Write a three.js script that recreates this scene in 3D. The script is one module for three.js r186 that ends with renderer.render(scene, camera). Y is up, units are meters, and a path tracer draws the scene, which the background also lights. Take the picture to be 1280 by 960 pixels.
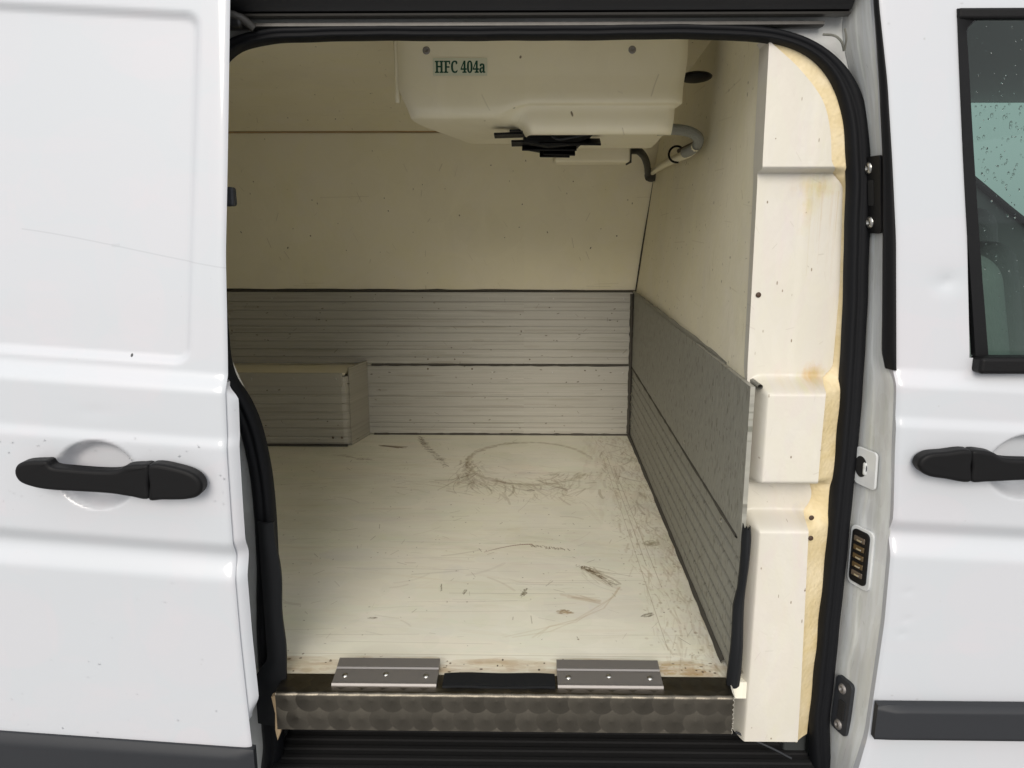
import * as THREE from 'three';
import { RoundedBoxGeometry } from 'three/addons/geometries/RoundedBoxGeometry.js';
import { FontLoader } from 'three/addons/loaders/FontLoader.js';
import { TextGeometry } from 'three/addons/geometries/TextGeometry.js';
import { mergeGeometries } from 'three/addons/utils/BufferGeometryUtils.js';

// ---------- camera, sky, sun, exposure ----------
const scene = new THREE.Scene();
const camera = new THREE.PerspectiveCamera(53.035, 4 / 3, 0.05, 500);
camera.position.set(0, 1.35, 1.08);
camera.lookAt(-0.01536, 1.13953, 0.10252);
const renderer = new THREE.WebGLRenderer({ antialias: true });
renderer.toneMapping = THREE.LinearToneMapping;
renderer.toneMappingExposure = 1.68;
renderer.shadowMap.enabled = true;
{
  const W = 64, H = 32, d = new Float32Array(W * H * 4);
  for (let j = 0; j < H; j++) for (let i = 0; i < W; i++) {
    const el = (j + 0.5) / H * Math.PI - Math.PI / 2, s = Math.max(0, Math.sin(el));
    const L = el < 0 ? 0.4 : 0.54 + 0.22 * s;                       // even overcast, a little brighter overhead
    const o = (j * W + i) * 4;
    d[o] = L * 0.985; d[o + 1] = L * 1.0; d[o + 2] = L * 1.03; d[o + 3] = 1;
  }
  const sky = new THREE.DataTexture(d, W, H, THREE.RGBAFormat, THREE.FloatType);
  sky.mapping = THREE.EquirectangularReflectionMapping; sky.magFilter = THREE.LinearFilter; sky.needsUpdate = true;
  scene.background = sky; scene.environment = sky;
}
const sun = new THREE.DirectionalLight(0xfff6ea, 1.45);
sun.position.set(-0.6, 3.9, 5.7); sun.target.position.set(0, 1, 0);
sun.castShadow = true; sun.shadow.radius = 60; sun.shadow.mapSize.set(2048, 2048);
Object.assign(sun.shadow.camera, { left: -4, right: 4, top: 4, bottom: -4, near: 0.5, far: 16 });
scene.add(sun, sun.target);

// ---------- helpers ----------
let seed = 11;
const rnd = () => { seed = (seed * 1664525 + 1013904223) % 4294967296; return seed / 4294967296; };
const rr = (a, b) => a + (b - a) * rnd();
const cl = (v, a, b) => Math.min(b, Math.max(a, v));
const ss = (a, b, v) => { const t = cl((v - a) / (b - a), 0, 1); return t * t * (3 - 2 * t); };
const mix = (a, b, t) => a + (b - a) * t;
function poly(pts) {                                   // piecewise-linear x(y): pts [[y, x], ...] with falling y, eased at the joints
  const f = y => {
    if (y >= pts[0][0]) return pts[0][1];
    for (let i = 1; i < pts.length; i++) if (y >= pts[i][0]) return mix(pts[i][1], pts[i - 1][1], (y - pts[i][0]) / (pts[i - 1][0] - pts[i][0]));
    return pts[pts.length - 1][1];
  };
  return y => (f(y - 0.012) + f(y - 0.006) + f(y) + f(y + 0.006) + f(y + 0.012)) / 5;
}
function add(name, geo, mat, parent, label) {
  const m = new THREE.Mesh(geo, mat); m.name = name; m.castShadow = m.receiveShadow = true;
  if (label) m.userData.label = label;
  parent.add(m); return m;
}
function sheet(nu, nv, P, off, uvf = p => [p[0], p[1]], skip) {   // a solid skin: front, back and rim
  const pos = [], uv = [], idx = [], N = (nu + 1) * (nv + 1);
  for (const side of [0, 1]) for (let j = 0; j <= nv; j++) for (let i = 0; i <= nu; i++) {
    const p = P(i / nu, j / nv), o = side ? (typeof off === 'function' ? off(i / nu, j / nv, p) : off) : [0, 0, 0];
    pos.push(p[0] + o[0], p[1] + o[1], p[2] + o[2]); uv.push(...uvf(p, i / nu, j / nv));
  }
  const on = (i, j) => i >= 0 && j >= 0 && i < nu && j < nv && !(skip && skip(i, j));
  const quad = (a, b, c, d) => idx.push(a, b, c, a, c, d);
  const rim = (a, b) => {                                          // own vertices, so that the edge stays crisp
    const k = pos.length / 3;
    for (const q of [a, b, b + N, a + N]) { pos.push(pos[q * 3], pos[q * 3 + 1], pos[q * 3 + 2]); uv.push(uv[q * 2], uv[q * 2 + 1]); }
    quad(k, k + 3, k + 2, k + 1);
  };
  for (let j = 0; j < nv; j++) for (let i = 0; i < nu; i++) if (on(i, j)) {
    const a = j * (nu + 1) + i, b = a + 1, c = b + nu + 1, d = a + nu + 1;
    quad(a, b, c, d); quad(a + N, d + N, c + N, b + N);
    if (!on(i, j - 1)) rim(a, b); if (!on(i + 1, j)) rim(b, c); if (!on(i, j + 1)) rim(c, d); if (!on(i - 1, j)) rim(d, a);
  }
  const g = new THREE.BufferGeometry();
  g.setAttribute('position', new THREE.Float32BufferAttribute(pos, 3)); g.setAttribute('uv', new THREE.Float32BufferAttribute(uv, 2));
  g.setIndex(idx); g.computeVertexNormals(); return g;
}
function box(x0, x1, y0, y1, z0, z1, r = 0.003, seg = 2) {
  const w = x1 - x0, h = y1 - y0, d = z1 - z0, g = new RoundedBoxGeometry(w, h, d, seg, Math.min(r, w / 2.02, h / 2.02, d / 2.02));
  g.translate((x0 + x1) / 2, (y0 + y1) / 2, (z0 + z1) / 2); return g;
}
function metric(g, s = 1) {                                        // uv in metres from the dominant axis
  const p = g.attributes.position, n = g.attributes.normal, u = g.attributes.uv;
  for (let i = 0; i < p.count; i++) {
    const ax = Math.abs(n.getX(i)), ay = Math.abs(n.getY(i)), az = Math.abs(n.getZ(i));
    if (ay >= ax && ay >= az) u.setXY(i, p.getX(i) * s, p.getZ(i) * s); else if (ax >= az) u.setXY(i, p.getZ(i) * s, p.getY(i) * s); else u.setXY(i, p.getX(i) * s, p.getY(i) * s);
  }
  return g;
}
const V = a => new THREE.Vector3(...a);
const tube = (pts, r, seg = 40, rad = 10) => new THREE.TubeGeometry(new THREE.CatmullRomCurve3(pts.map(V), false, 'centripetal'), seg, r, rad, false);
function extrudeX(prof, x0, x1, z0 = 0, y0 = 0) {                  // prof: [z, y] outline, run along x
  const s = new THREE.Shape(prof.map(p => new THREE.Vector2(-p[0] - z0, p[1] + y0)));
  const g = new THREE.ExtrudeGeometry(s, { depth: x1 - x0, bevelEnabled: false }); g.rotateY(Math.PI / 2); g.translate(x0, 0, 0); return metric(g);
}
function extrudeZ(pts, depth, bevel, z, smooth = true, seg = 4) {   // outline in x, y
  let s;
  if (smooth) { const c = new THREE.CatmullRomCurve3(pts.map(p => new THREE.Vector3(p[0], p[1], 0)), true, 'centripetal'); s = new THREE.Shape(c.getPoints(pts.length * 6).map(p => new THREE.Vector2(p.x, p.y))); }
  else s = new THREE.Shape(pts.map(p => new THREE.Vector2(...p)));
  const g = new THREE.ExtrudeGeometry(s, { depth: Math.max(0.0005, depth - 2 * bevel), bevelEnabled: bevel > 0, bevelSize: bevel, bevelThickness: bevel, bevelOffset: -bevel, bevelSegments: seg, curveSegments: 8 });
  g.translate(0, 0, z + bevel); return g;
}

// ---------- textures ----------
function canvasTex(w, h, draw, srgb = true, rep = true) {
  const c = document.createElement('canvas'); c.width = w; c.height = h;
  draw(c.getContext('2d'), w, h);
  const t = new THREE.CanvasTexture(c); if (srgb) t.colorSpace = THREE.SRGBColorSpace;
  if (rep) t.wrapS = t.wrapT = THREE.RepeatWrapping;
  return t;
}
const hash = (i, j, s) => { let h = Math.imul(i, 374761393) ^ Math.imul(j, 668265263) ^ Math.imul(s, 974634777); h = Math.imul(h ^ (h >>> 13), 1274126177); return ((h ^ (h >>> 16)) >>> 0) / 4294967296; };
function vnoise(x, y, px, py, s) {
  const i = Math.floor(x), j = Math.floor(y), m = (a, n) => ((a % n) + n) % n, fx = ss(0, 1, x - i), fy = ss(0, 1, y - j);
  return mix(mix(hash(m(i, px), m(j, py), s), hash(m(i + 1, px), m(j, py), s), fx), mix(hash(m(i, px), m(j + 1, py), s), hash(m(i + 1, px), m(j + 1, py), s), fx), fy);
}
function noiseTex(n, f, { sx = 1, sy = 1, srgb = false } = {}) {    // f(noise octave sampler, u, v) -> [r, g, b] in 0..1
  const d = new Uint8Array(n * n * 4);
  const N = (u, v, k, s) => vnoise(u * k * sx, v * k * sy, k * sx, k * sy, s);
  for (let j = 0; j < n; j++) for (let i = 0; i < n; i++) {
    const c = f(N, i / n, j / n), o = (j * n + i) * 4;
    for (let q = 0; q < 3; q++) d[o + q] = cl(c[q], 0, 1) * 255; d[o + 3] = 255;
  }
  const t = new THREE.DataTexture(d, n, n); t.wrapS = t.wrapT = THREE.RepeatWrapping; t.magFilter = THREE.LinearFilter; t.minFilter = THREE.LinearMipmapLinearFilter; t.generateMipmaps = true;
  if (srgb) t.colorSpace = THREE.SRGBColorSpace; t.needsUpdate = true; return t;
}
const grey = v => [v, v, v];
const T = {};
// floor: x -1.1..0.4 and z -1.6..-0.05 on one canvas, back edge at the top
T.floor = canvasTex(2048, 2048, (c, W, H) => {
  const X = x => (x + 1.1) / 1.5 * W, Y = z => (z + 1.6) / 1.55 * H;
  c.fillStyle = 'rgb(236,233,217)'; c.fillRect(0, 0, W, H);
  for (let i = 0; i < 1500; i++) {                                  // soft dirt patches, drawn out along the grain
    const x = rr(0, W), y = rr(0, H), w = rr(30, 170), h = rr(16, 80);
    c.fillStyle = rnd() < 0.55 ? `rgba(146,132,104,${rr(0.006, 0.026)})` : `rgba(238,234,218,${rr(0.01, 0.04)})`;
    c.beginPath(); c.ellipse(x, y, w, h, rr(-0.05, 0.05), 0, 7); c.fill();
  }
  for (let i = 0; i < 420; i++) {                                   // fine streaks
    const x = rr(-200, W), y = rr(0, H), l = rr(40, 500);
    c.strokeStyle = rnd() < 0.7 ? `rgba(120,106,82,${rr(0.01, 0.055)})` : `rgba(236,230,210,${rr(0.03, 0.1)})`; c.lineWidth = rr(0.6, 2.4);
    c.beginPath(); c.moveTo(x, y); c.quadraticCurveTo(x + l / 2, y + rr(-6, 6), x + l, y + rr(-8, 8)); c.stroke();
  }
  for (let i = 0; i < 120; i++) {
    const x = rr(0, W * 0.95), y = rr(0, H), l = rr(40, 420);
    c.strokeStyle = `rgba(90,78,58,${rr(0.08, 0.3)})`; c.lineWidth = rr(0.8, 1.8);
    c.beginPath(); c.moveTo(x, y); c.lineTo(x + l, y + rr(-14, 8)); c.stroke();
  }
  const line = (pts, w, col) => { c.strokeStyle = col; c.lineWidth = w; c.lineCap = 'round'; c.beginPath(); pts.forEach((p, i) => i ? c.lineTo(X(p[0]), Y(p[1])) : c.moveTo(X(p[0]), Y(p[1]))); c.stroke(); };
  // dirt along the right wall and a worn lighter front band
  for (let i = 0; i < 900; i++) {                                   // ground-in dirt rubbed along the right wall
    const z = rr(-1.55, -0.1), x = 0.37 - Math.pow(rnd(), 1.6) * 0.13, l = rr(0.005, 0.06), a = rr(-0.35, 0.35) + 1.57;
    c.strokeStyle = `rgba(128,106,74,${rr(0.03, 0.16)})`; c.lineWidth = rr(1, 7); c.beginPath(); c.moveTo(X(x), Y(z)); c.lineTo(X(x + Math.cos(a) * l), Y(z + Math.sin(a) * l)); c.stroke();
  }
  for (let i = 0; i < 500; i++) { c.fillStyle = `rgba(110,88,58,${rr(0.05, 0.3)})`; c.beginPath(); c.ellipse(X(0.37 - Math.pow(rnd(), 1.5) * 0.15), Y(rr(-1.5, -0.1)), rr(1, 6), rr(1, 5), rr(0, 3), 0, 7); c.fill(); }
  for (let i = 0; i < 300; i++) { c.fillStyle = `rgba(150,118,78,${rr(0.02, 0.1)})`; c.beginPath(); c.ellipse(X(rr(-0.45, 0.36)), Y(-0.1 + Math.abs(rr(-0.05, 0.05)) - 0.03), rr(8, 70), rr(3, 14), 0, 0, 7); c.fill(); }
  for (let i = 0; i < 60; i++) { c.fillStyle = `rgba(150,105,45,${rr(0.05, 0.25)})`; c.beginPath(); c.ellipse(X(rr(0.235, 0.31)), Y(rr(-0.12, -0.085)), rr(2, 16), rr(1, 5), 0, 0, 7); c.fill(); }
  line([[0.255, -1.35], [0.258, -0.16]], 1.6, 'rgba(120,100,74,.35)'); line([[0.268, -1.3], [0.272, -0.5]], 2.2, 'rgba(112,92,68,.32)'); line([[0.278, -1.2], [0.288, -0.4]], 1.6, 'rgba(112,92,68,.4)');
  // the oval left by something round, and the tangle of scuffs in front of it
  const scuff = (pts, n, len, ang, spread, w, a) => {               // short strokes scattered along a path
    for (let i = 0; i < n; i++) {
      const t = rnd() * (pts.length - 1), k = Math.floor(t), q = t - k, x = X(mix(pts[k][0], pts[k + 1][0], q)) + rr(-w, w), y = Y(mix(pts[k][1], pts[k + 1][1], q)) + rr(-w, w), b = ang + rr(-spread, spread), l = rr(0.3, 1) * len;
      c.strokeStyle = `rgba(92,76,52,${rr(0.25, 1) * a * 1.6})`; c.lineWidth = rr(0.8, 2.4); c.beginPath(); c.moveTo(x, y); c.quadraticCurveTo(x + Math.cos(b) * l * 0.5 + rr(-3, 3), y + Math.sin(b) * l * 0.5, x + Math.cos(b) * l, y + Math.sin(b) * l); c.stroke();
    }
  };
  const arc = []; for (let i = 0; i <= 40; i++) { const a = Math.PI * (1.95 - i / 40 * 1.75); arc.push([0.02 + 0.2 * Math.cos(a) * 0.98, -1.24 + 0.215 * Math.sin(a)]); }
  for (let i = 0; i < 40; i++) for (let k = 0; k < 5; k++) { const o = rr(-0.012, 0.012); if (rnd() < 0.75) line([[arc[i][0] + o, arc[i][1] + o], [arc[i + 1][0] + rr(-0.01, 0.01), arc[i + 1][1] + rr(-0.008, 0.008)]], rr(1.5, 9), `rgba(112,94,66,${rr(0.03, i > 10 && i < 24 ? 0.2 : 0.11)})`); }
  const drag = (x0, x1, z0, z1, n, ang, a) => {                     // long curving drag marks, each on its own course
    for (let i = 0; i < n; i++) {
      let x = X(rr(x0, x1)), y = Y(rr(z0, z1)), b = ang + rr(-0.6, 0.6); const turn = rr(-0.09, 0.09), m = Math.floor(rr(4, 12)), st = rr(5, 15), al = Math.min(0.4, rr(0.2, 1) * a * 0.9);
      c.strokeStyle = `rgba(98,80,54,${al})`; c.lineWidth = Math.pow(rnd(), 2) * 11 + 1.2; c.beginPath(); c.moveTo(x, y);
      for (let k = 0; k < m; k++) { b += turn; x += Math.cos(b) * st; y += Math.sin(b) * st; c.lineTo(x, y); } c.stroke();
    }
  };
  drag(-0.2, -0.13, -1.25, -1.04, 90, 1.75, 0.3); drag(-0.16, 0.12, -1.1, -1.0, 110, 1.1, 0.24); drag(-0.1, 0.16, -1.02, -0.9, 50, 1.3, 0.16); drag(-0.42, -0.15, -1.15, -0.95, 60, 0.1, 0.16); drag(0.1, 0.24, -1.15, -0.98, 50, 2.2, 0.22); drag(-0.2, 0.2, -1.3, -1.1, 40, 0.3, 0.1); drag(0.24, 0.35, -1.45, -0.7, 90, 1.5, 0.2); drag(-0.9, 0.2, -1.0, -0.2, 80, 0.05, 0.12);
  // brown curved scrape
  const ar = []; for (let i = 0; i <= 20; i++) { const t = i / 20; ar.push([mix(-0.09, 0.02, t), -0.567 - 0.045 * Math.sin(t * 1.6)]); }
  for (let i = 0; i < 20; i++) line([ar[i], ar[i + 1]], mix(2, 6, i / 20), 'rgba(122,84,62,.6)');
  scuff([[0.01, -0.61], [0.105, -0.585]], 60, 16, 1.2, 0.4, 6, 0.5);
  // tape remnant and dark rub near the wheel box
  scuff([[-0.37, -1.52], [-0.34, -1.42], [-0.24, -1.19]], 230, 24, 0.4, 0.6, 12, 0.62);
  for (let i = 0; i < 14; i++) line([[-0.49 + rr(0, 0.02), -1.41 + rr(-0.008, 0.008)], [-0.4 + rr(-0.03, 0.01), -1.388 + rr(-0.008, 0.008)]], rr(2, 8), 'rgba(96,76,46,.4)');
  scuff([[-0.6, -1.3], [-0.5, -1.25]], 40, 40, 0.1, 0.2, 20, 0.4);
  const smear = (x0, x1, z0, z1, n, w, h, rot, a) => { for (let i = 0; i < n; i++) { c.fillStyle = `rgba(132,114,84,${rr(0.2, 1) * a})`; c.beginPath(); c.ellipse(X(rr(x0, x1)), Y(rr(z0, z1)), rr(0.3, 1) * w, rr(0.3, 1) * h, rot + rr(-0.3, 0.3), 0, 7); c.fill(); } };
  smear(-0.25, 0.2, -1.15, -0.98, 130, 70, 12, 0.2, 0.045); smear(-0.6, -0.1, -1.3, -1.0, 110, 110, 12, 0.03, 0.04); smear(0.18, 0.36, -1.5, -0.75, 150, 16, 90, 0.05, 0.05); smear(-0.9, 0.3, -0.95, -0.2, 130, 130, 10, 0.02, 0.03); smear(-0.2, 0.2, -0.7, -0.5, 60, 80, 14, 0.1, 0.035); smear(0.28, 0.37, -0.7, -0.1, 90, 20, 60, 0.05, 0.05);
  // cross-shaped scuff, blots and chips
  drag(0.125, 0.155, -0.5, -0.455, 26, 0.85, 0.3); scuff([[0.135, -0.49], [0.19, -0.41]], 70, 26, 0.85, 0.25, 9, 0.5); scuff([[0.13, -0.5], [0.15, -0.48]], 40, 14, 2.2, 0.6, 7, 0.6);
  for (let i = 0; i < 5; i++) line([[0.2 + rr(-0.004, 0.004), -0.4], [0.185, -0.36 + rr(-0.01, 0.01)], [0.15 + rr(-0.01, 0.01), -0.31], [0.1, -0.26 + rr(-0.01, 0.01)], [0.05, -0.23 + rr(-0.01, 0.01)], [rr(-0.04, 0.03), -0.2]], rr(2, 6), 'rgba(150,126,84,.1)');
  for (let i = 0; i < 7; i++) line([[0.1 + rr(-0.03, 0.03), -0.36 + rr(-0.01, 0.01)], [0.15 + rr(-0.02, 0.01), -0.335 + rr(-0.01, 0.01)]], rr(3, 9), 'rgba(150,122,84,.12)');
  const blot0 = (x, z, w, h, rot, col) => { c.fillStyle = col; c.beginPath(); c.ellipse(X(x), Y(z), w, h, rot, 0, 7); c.fill(); };
  const blot = (x, z, w, h, rot, col) => {                           // a ragged mark made of many small flecks
    if (w * h < 40) return blot0(x, z, w, h, rot, col);
    const base = col.replace(/[\d.]+\)$/, '');
    for (let i = 0; i < 46; i++) { const a = rr(0, 6.28), q = Math.sqrt(rnd()), dx = Math.cos(a) * q * w, dy = Math.sin(a) * q * h, co = Math.cos(rot), si = Math.sin(rot); c.fillStyle = base + rr(0.1, 0.4) + ')'; c.beginPath(); c.ellipse(X(x) + dx * co - dy * si, Y(z) + dx * si + dy * co, rr(0.1, 0.34) * w, rr(0.08, 0.3) * h, rot + rr(-0.5, 0.5), 0, 7); c.fill(); }
  };
  for (let k = 0; k < 3; k++) for (let i = 0; i < 40; i++) line([arc[i], [arc[i + 1][0] + rr(-0.004, 0.004), arc[i + 1][1] + rr(-0.004, 0.004)]], rr(10, 34), `rgba(120,104,76,${rr(0.015, 0.06)})`);
  blot(0.08, -0.294, 22, 12, 0.2, 'rgba(128,102,70,.55)'); blot(0.085, -0.293, 15, 7, 0.2, 'rgba(162,136,100,.6)');
  blot(0.002, -0.37, 7, 26, 0.25, 'rgba(92,82,62,.6)'); blot(0.242, -0.285, 18, 9, -0.4, 'rgba(84,76,58,.6)'); blot(-0.29, -0.265, 15, 4, -0.1, 'rgba(86,72,52,.75)');
  blot(0.302, -0.62, 26, 22, 0, 'rgba(140,130,104,.35)'); blot(-0.12, -0.375, 4, 16, 0.2, 'rgba(92,82,62,.5)'); blot(-0.17, -0.39, 2, 26, -0.1, 'rgba(92,82,62,.5)');
  blot(0.02, -0.98, 14, 8, 0, 'rgba(86,76,56,.6)');
  // folded edge line of the floor covering, holes and chips along the front
  line([[-0.5, -0.148], [0.26, -0.145], [0.33, -0.12]], 2.5, 'rgba(236,230,210,.7)'); line([[-0.5, -0.142], [0.26, -0.139]], 1.6, 'rgba(150,134,104,.4)');
  for (let i = 0; i < 60; i++) blot(rr(-0.42, 0.34), rr(-0.13, -0.075), rr(1.5, 4.5), rr(1.5, 4), 0, `rgba(52,40,26,${rr(0.4, 0.9)})`);
  for (let i = 0; i < 500; i++) blot(rr(-1, 0.38), rr(-1.5, -0.08), rr(0.8, 3.4), rr(0.7, 2.4), rr(0, 3), `rgba(82,66,46,${rr(0.15, 0.6)})`);
  for (let i = 0; i < 260; i++) line((() => { const x = rr(-1, 0.36), z = rr(-1.5, -0.1), a = rr(0, 6.3), l = rr(0.004, 0.03); return [[x, z], [x + Math.cos(a) * l, z + Math.sin(a) * l]]; })(), rr(0.7, 2), `rgba(92,78,56,${rr(0.15, 0.5)})`);
}, true, true);
// cream fibreglass lining, one metre per repeat
const lining = (base, n) => canvasTex(1024, 1024, (c, W) => {
  c.fillStyle = base; c.fillRect(0, 0, W, W);
  for (let i = 0; i < 500; i++) { c.fillStyle = rnd() < 0.5 ? `rgba(170,155,112,${rr(0.004, 0.014)})` : `rgba(250,246,228,${rr(0.005, 0.02)})`; c.beginPath(); c.ellipse(rr(0, W), rr(0, W), rr(20, 150), rr(10, 80), rr(0, 3), 0, 7); c.fill(); }
  for (let i = 0; i < n; i++) { c.fillStyle = `rgba(70,55,32,${rr(0.2, 0.8)})`; c.beginPath(); c.ellipse(rr(0, W), rr(0, W), rr(0.6, 2.2), rr(0.6, 3.5), rr(-0.5, 0.5), 0, 7); c.fill(); }
  for (let i = 0; i < n * 0.8; i++) { c.strokeStyle = `rgba(110,96,66,${rr(0.06, 0.32)})`; c.lineWidth = rr(0.6, 1.7); const x = rr(0, W), y = rr(0, W); c.beginPath(); c.moveTo(x, y); c.lineTo(x + rr(-14, 14), y + rr(-34, 34)); c.stroke(); }
  for (let i = 0; i < n * 0.2; i++) { c.strokeStyle = `rgba(120,104,70,${rr(0.05, 0.18)})`; c.lineWidth = rr(0.8, 2); const x = rr(0, W), y = rr(0, W); c.beginPath(); c.moveTo(x, y); c.lineTo(x + rr(-160, 160), y + rr(-8, 8)); c.stroke(); }
});
T.lining = lining('rgb(243,235,207)', 90);
T.bulk = lining('rgb(242,235,210)', 260);
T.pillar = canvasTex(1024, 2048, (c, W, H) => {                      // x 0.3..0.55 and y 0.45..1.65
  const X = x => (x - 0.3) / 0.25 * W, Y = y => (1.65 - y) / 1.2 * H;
  c.fillStyle = 'rgb(204,200,188)'; c.fillRect(0, 0, W, H);  // same fibreglass as the lining, coloured greyer to offset the strong light on it
  for (let i = 0; i < 700; i++) { c.fillStyle = rnd() < 0.5 ? `rgba(196,176,132,${rr(0.004, 0.018)})` : `rgba(240,237,228,${rr(0.004, 0.016)})`; c.beginPath(); c.ellipse(rr(0, W), rr(0, H), rr(20, 160), rr(10, 80), rr(0, 3), 0, 7); c.fill(); }
  const stain = (x, y, w, h, n, a) => { for (let i = 0; i < n; i++) { c.fillStyle = `rgba(176,132,66,${rr(0.02, 1) * a * 0.45})`; c.beginPath(); c.ellipse(X(x + rr(-w, w) * rnd()), Y(y + rr(-h, h) * rnd()), rr(4, 34), rr(4, 30), 0, 0, 7); c.fill(); } };
  stain(0.44, 1.396, 0.05, 0.02, 160, 0.07); stain(0.425, 1.37, 0.015, 0.05, 90, 0.05); stain(0.455, 1.11, 0.035, 0.012, 140, 0.09); stain(0.43, 1.1, 0.06, 0.01, 60, 0.05); stain(0.445, 0.885, 0.02, 0.02, 40, 0.04);
  for (let i = 0; i < 40; i++) { c.strokeStyle = `rgba(170,136,86,${rr(0.02, 0.06)})`; c.lineWidth = rr(2, 7); const x = X(rr(0.425, 0.47)), y = Y(1.39); c.beginPath(); c.moveTo(x, y); c.lineTo(x + rr(-8, 8), y + rr(30, 240)); c.stroke(); }
  for (let i = 0; i < 90; i++) { c.strokeStyle = `rgba(120,110,92,${rr(0.04, 0.2)})`; c.lineWidth = rr(1, 3); const x = rr(0, W), y = rr(0, H); c.beginPath(); c.moveTo(x, y); c.lineTo(x + rr(-60, 60), y + rr(-30, 30)); c.stroke(); }
  for (let i = 0; i < 60; i++) { c.fillStyle = `rgba(80,62,40,${rr(0.2, 0.7)})`; c.beginPath(); c.ellipse(rr(0, W), rr(0, H), rr(1.5, 5), rr(1.5, 6), 0, 0, 7); c.fill(); }
  for (let i = 0; i < 12; i++) { c.fillStyle = 'rgba(90,84,72,.5)'; c.beginPath(); c.ellipse(X(0.362 + rr(-0.003, 0.004)), Y(0.615 + rr(-0.008, 0.008)), rr(3, 9), rr(2, 6), 0.5, 0, 7); c.fill(); }
}, true, false);
T.foam = noiseTex(256, (N, u, v) => { const a = 0.6 * N(u, v, 6, 1) + 0.4 * N(u, v, 24, 2), b = N(u, v, 90, 3); return [mix(0.84, 0.91, a) - 0.03 * b, mix(0.765, 0.855, a) - 0.03 * b, mix(0.59, 0.735, a) - 0.04 * b]; }, { srgb: true });
T.alu = canvasTex(1024, 1024, (c, W) => {                            // worn aluminium, run of the grain along u
  c.fillStyle = 'rgb(176,173,163)'; c.fillRect(0, 0, W, W);
  for (let i = 0; i < 2600; i++) { c.strokeStyle = rnd() < 0.5 ? `rgba(110,104,92,${rr(0.03, 0.13)})` : `rgba(222,220,212,${rr(0.03, 0.13)})`; c.lineWidth = rr(0.6, 2.2); const x = rr(-200, W), y = rr(0, W); c.beginPath(); c.moveTo(x, y); c.lineTo(x + rr(40, 500), y + rr(-1.5, 1.5)); c.stroke(); }
  for (let i = 0; i < 240; i++) { c.fillStyle = `rgba(92,82,62,${rr(0.02, 0.1)})`; c.beginPath(); c.ellipse(rr(0, W), rr(0, W), rr(20, 160), rr(1.5, 6), 0, 0, 7); c.fill(); }
  for (let i = 0; i < 170; i++) { c.fillStyle = `rgba(58,50,36,${rr(0.2, 0.7)})`; c.beginPath(); c.ellipse(rr(0, W), rr(0, W), rr(1, 5), rr(0.7, 2.2), rr(-0.4, 0.4), 0, 7); c.fill(); }
  for (let i = 0; i < 70; i++) { c.strokeStyle = `rgba(60,52,40,${rr(0.15, 0.5)})`; c.lineWidth = rr(0.7, 1.8); const x = rr(0, W), y = rr(0, W); c.beginPath(); c.moveTo(x, y); c.lineTo(x + rr(-18, 18), y + rr(-16, 16)); c.stroke(); }
});
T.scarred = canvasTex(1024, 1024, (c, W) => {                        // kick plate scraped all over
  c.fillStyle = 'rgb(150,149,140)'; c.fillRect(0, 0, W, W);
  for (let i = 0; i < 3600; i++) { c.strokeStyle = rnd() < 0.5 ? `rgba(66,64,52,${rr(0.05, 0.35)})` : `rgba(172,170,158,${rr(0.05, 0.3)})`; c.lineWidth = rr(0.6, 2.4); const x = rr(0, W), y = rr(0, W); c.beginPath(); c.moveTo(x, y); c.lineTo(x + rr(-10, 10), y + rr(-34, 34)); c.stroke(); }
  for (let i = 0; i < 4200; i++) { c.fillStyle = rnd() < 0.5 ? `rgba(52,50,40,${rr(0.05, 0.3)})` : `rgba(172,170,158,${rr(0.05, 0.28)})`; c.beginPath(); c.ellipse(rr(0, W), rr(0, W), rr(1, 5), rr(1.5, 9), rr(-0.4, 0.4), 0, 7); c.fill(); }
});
T.scarBump = noiseTex(512, (N, u, v) => grey(0.5 * N(u, v, 40, 1) + 0.5 * N(u, v, 110, 2)), { sx: 1.5 });
T.fine = noiseTex(512, (N, u, v) => grey(0.35 * N(u, v, 8, 3) + 0.35 * N(u, v, 40, 5) + 0.3 * N(u, v, 128, 6)));
T.grain = noiseTex(256, (N, u, v) => grey(0.5 * N(u, v, 64, 7) + 0.5 * N(u, v, 128, 8)));
T.asphalt = noiseTex(512, (N, u, v) => { const a = 0.5 * N(u, v, 128, 1) + 0.3 * N(u, v, 30, 2) + 0.2 * N(u, v, 6, 4); return grey(0.46 + 0.22 * a); }, { srgb: true });
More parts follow.
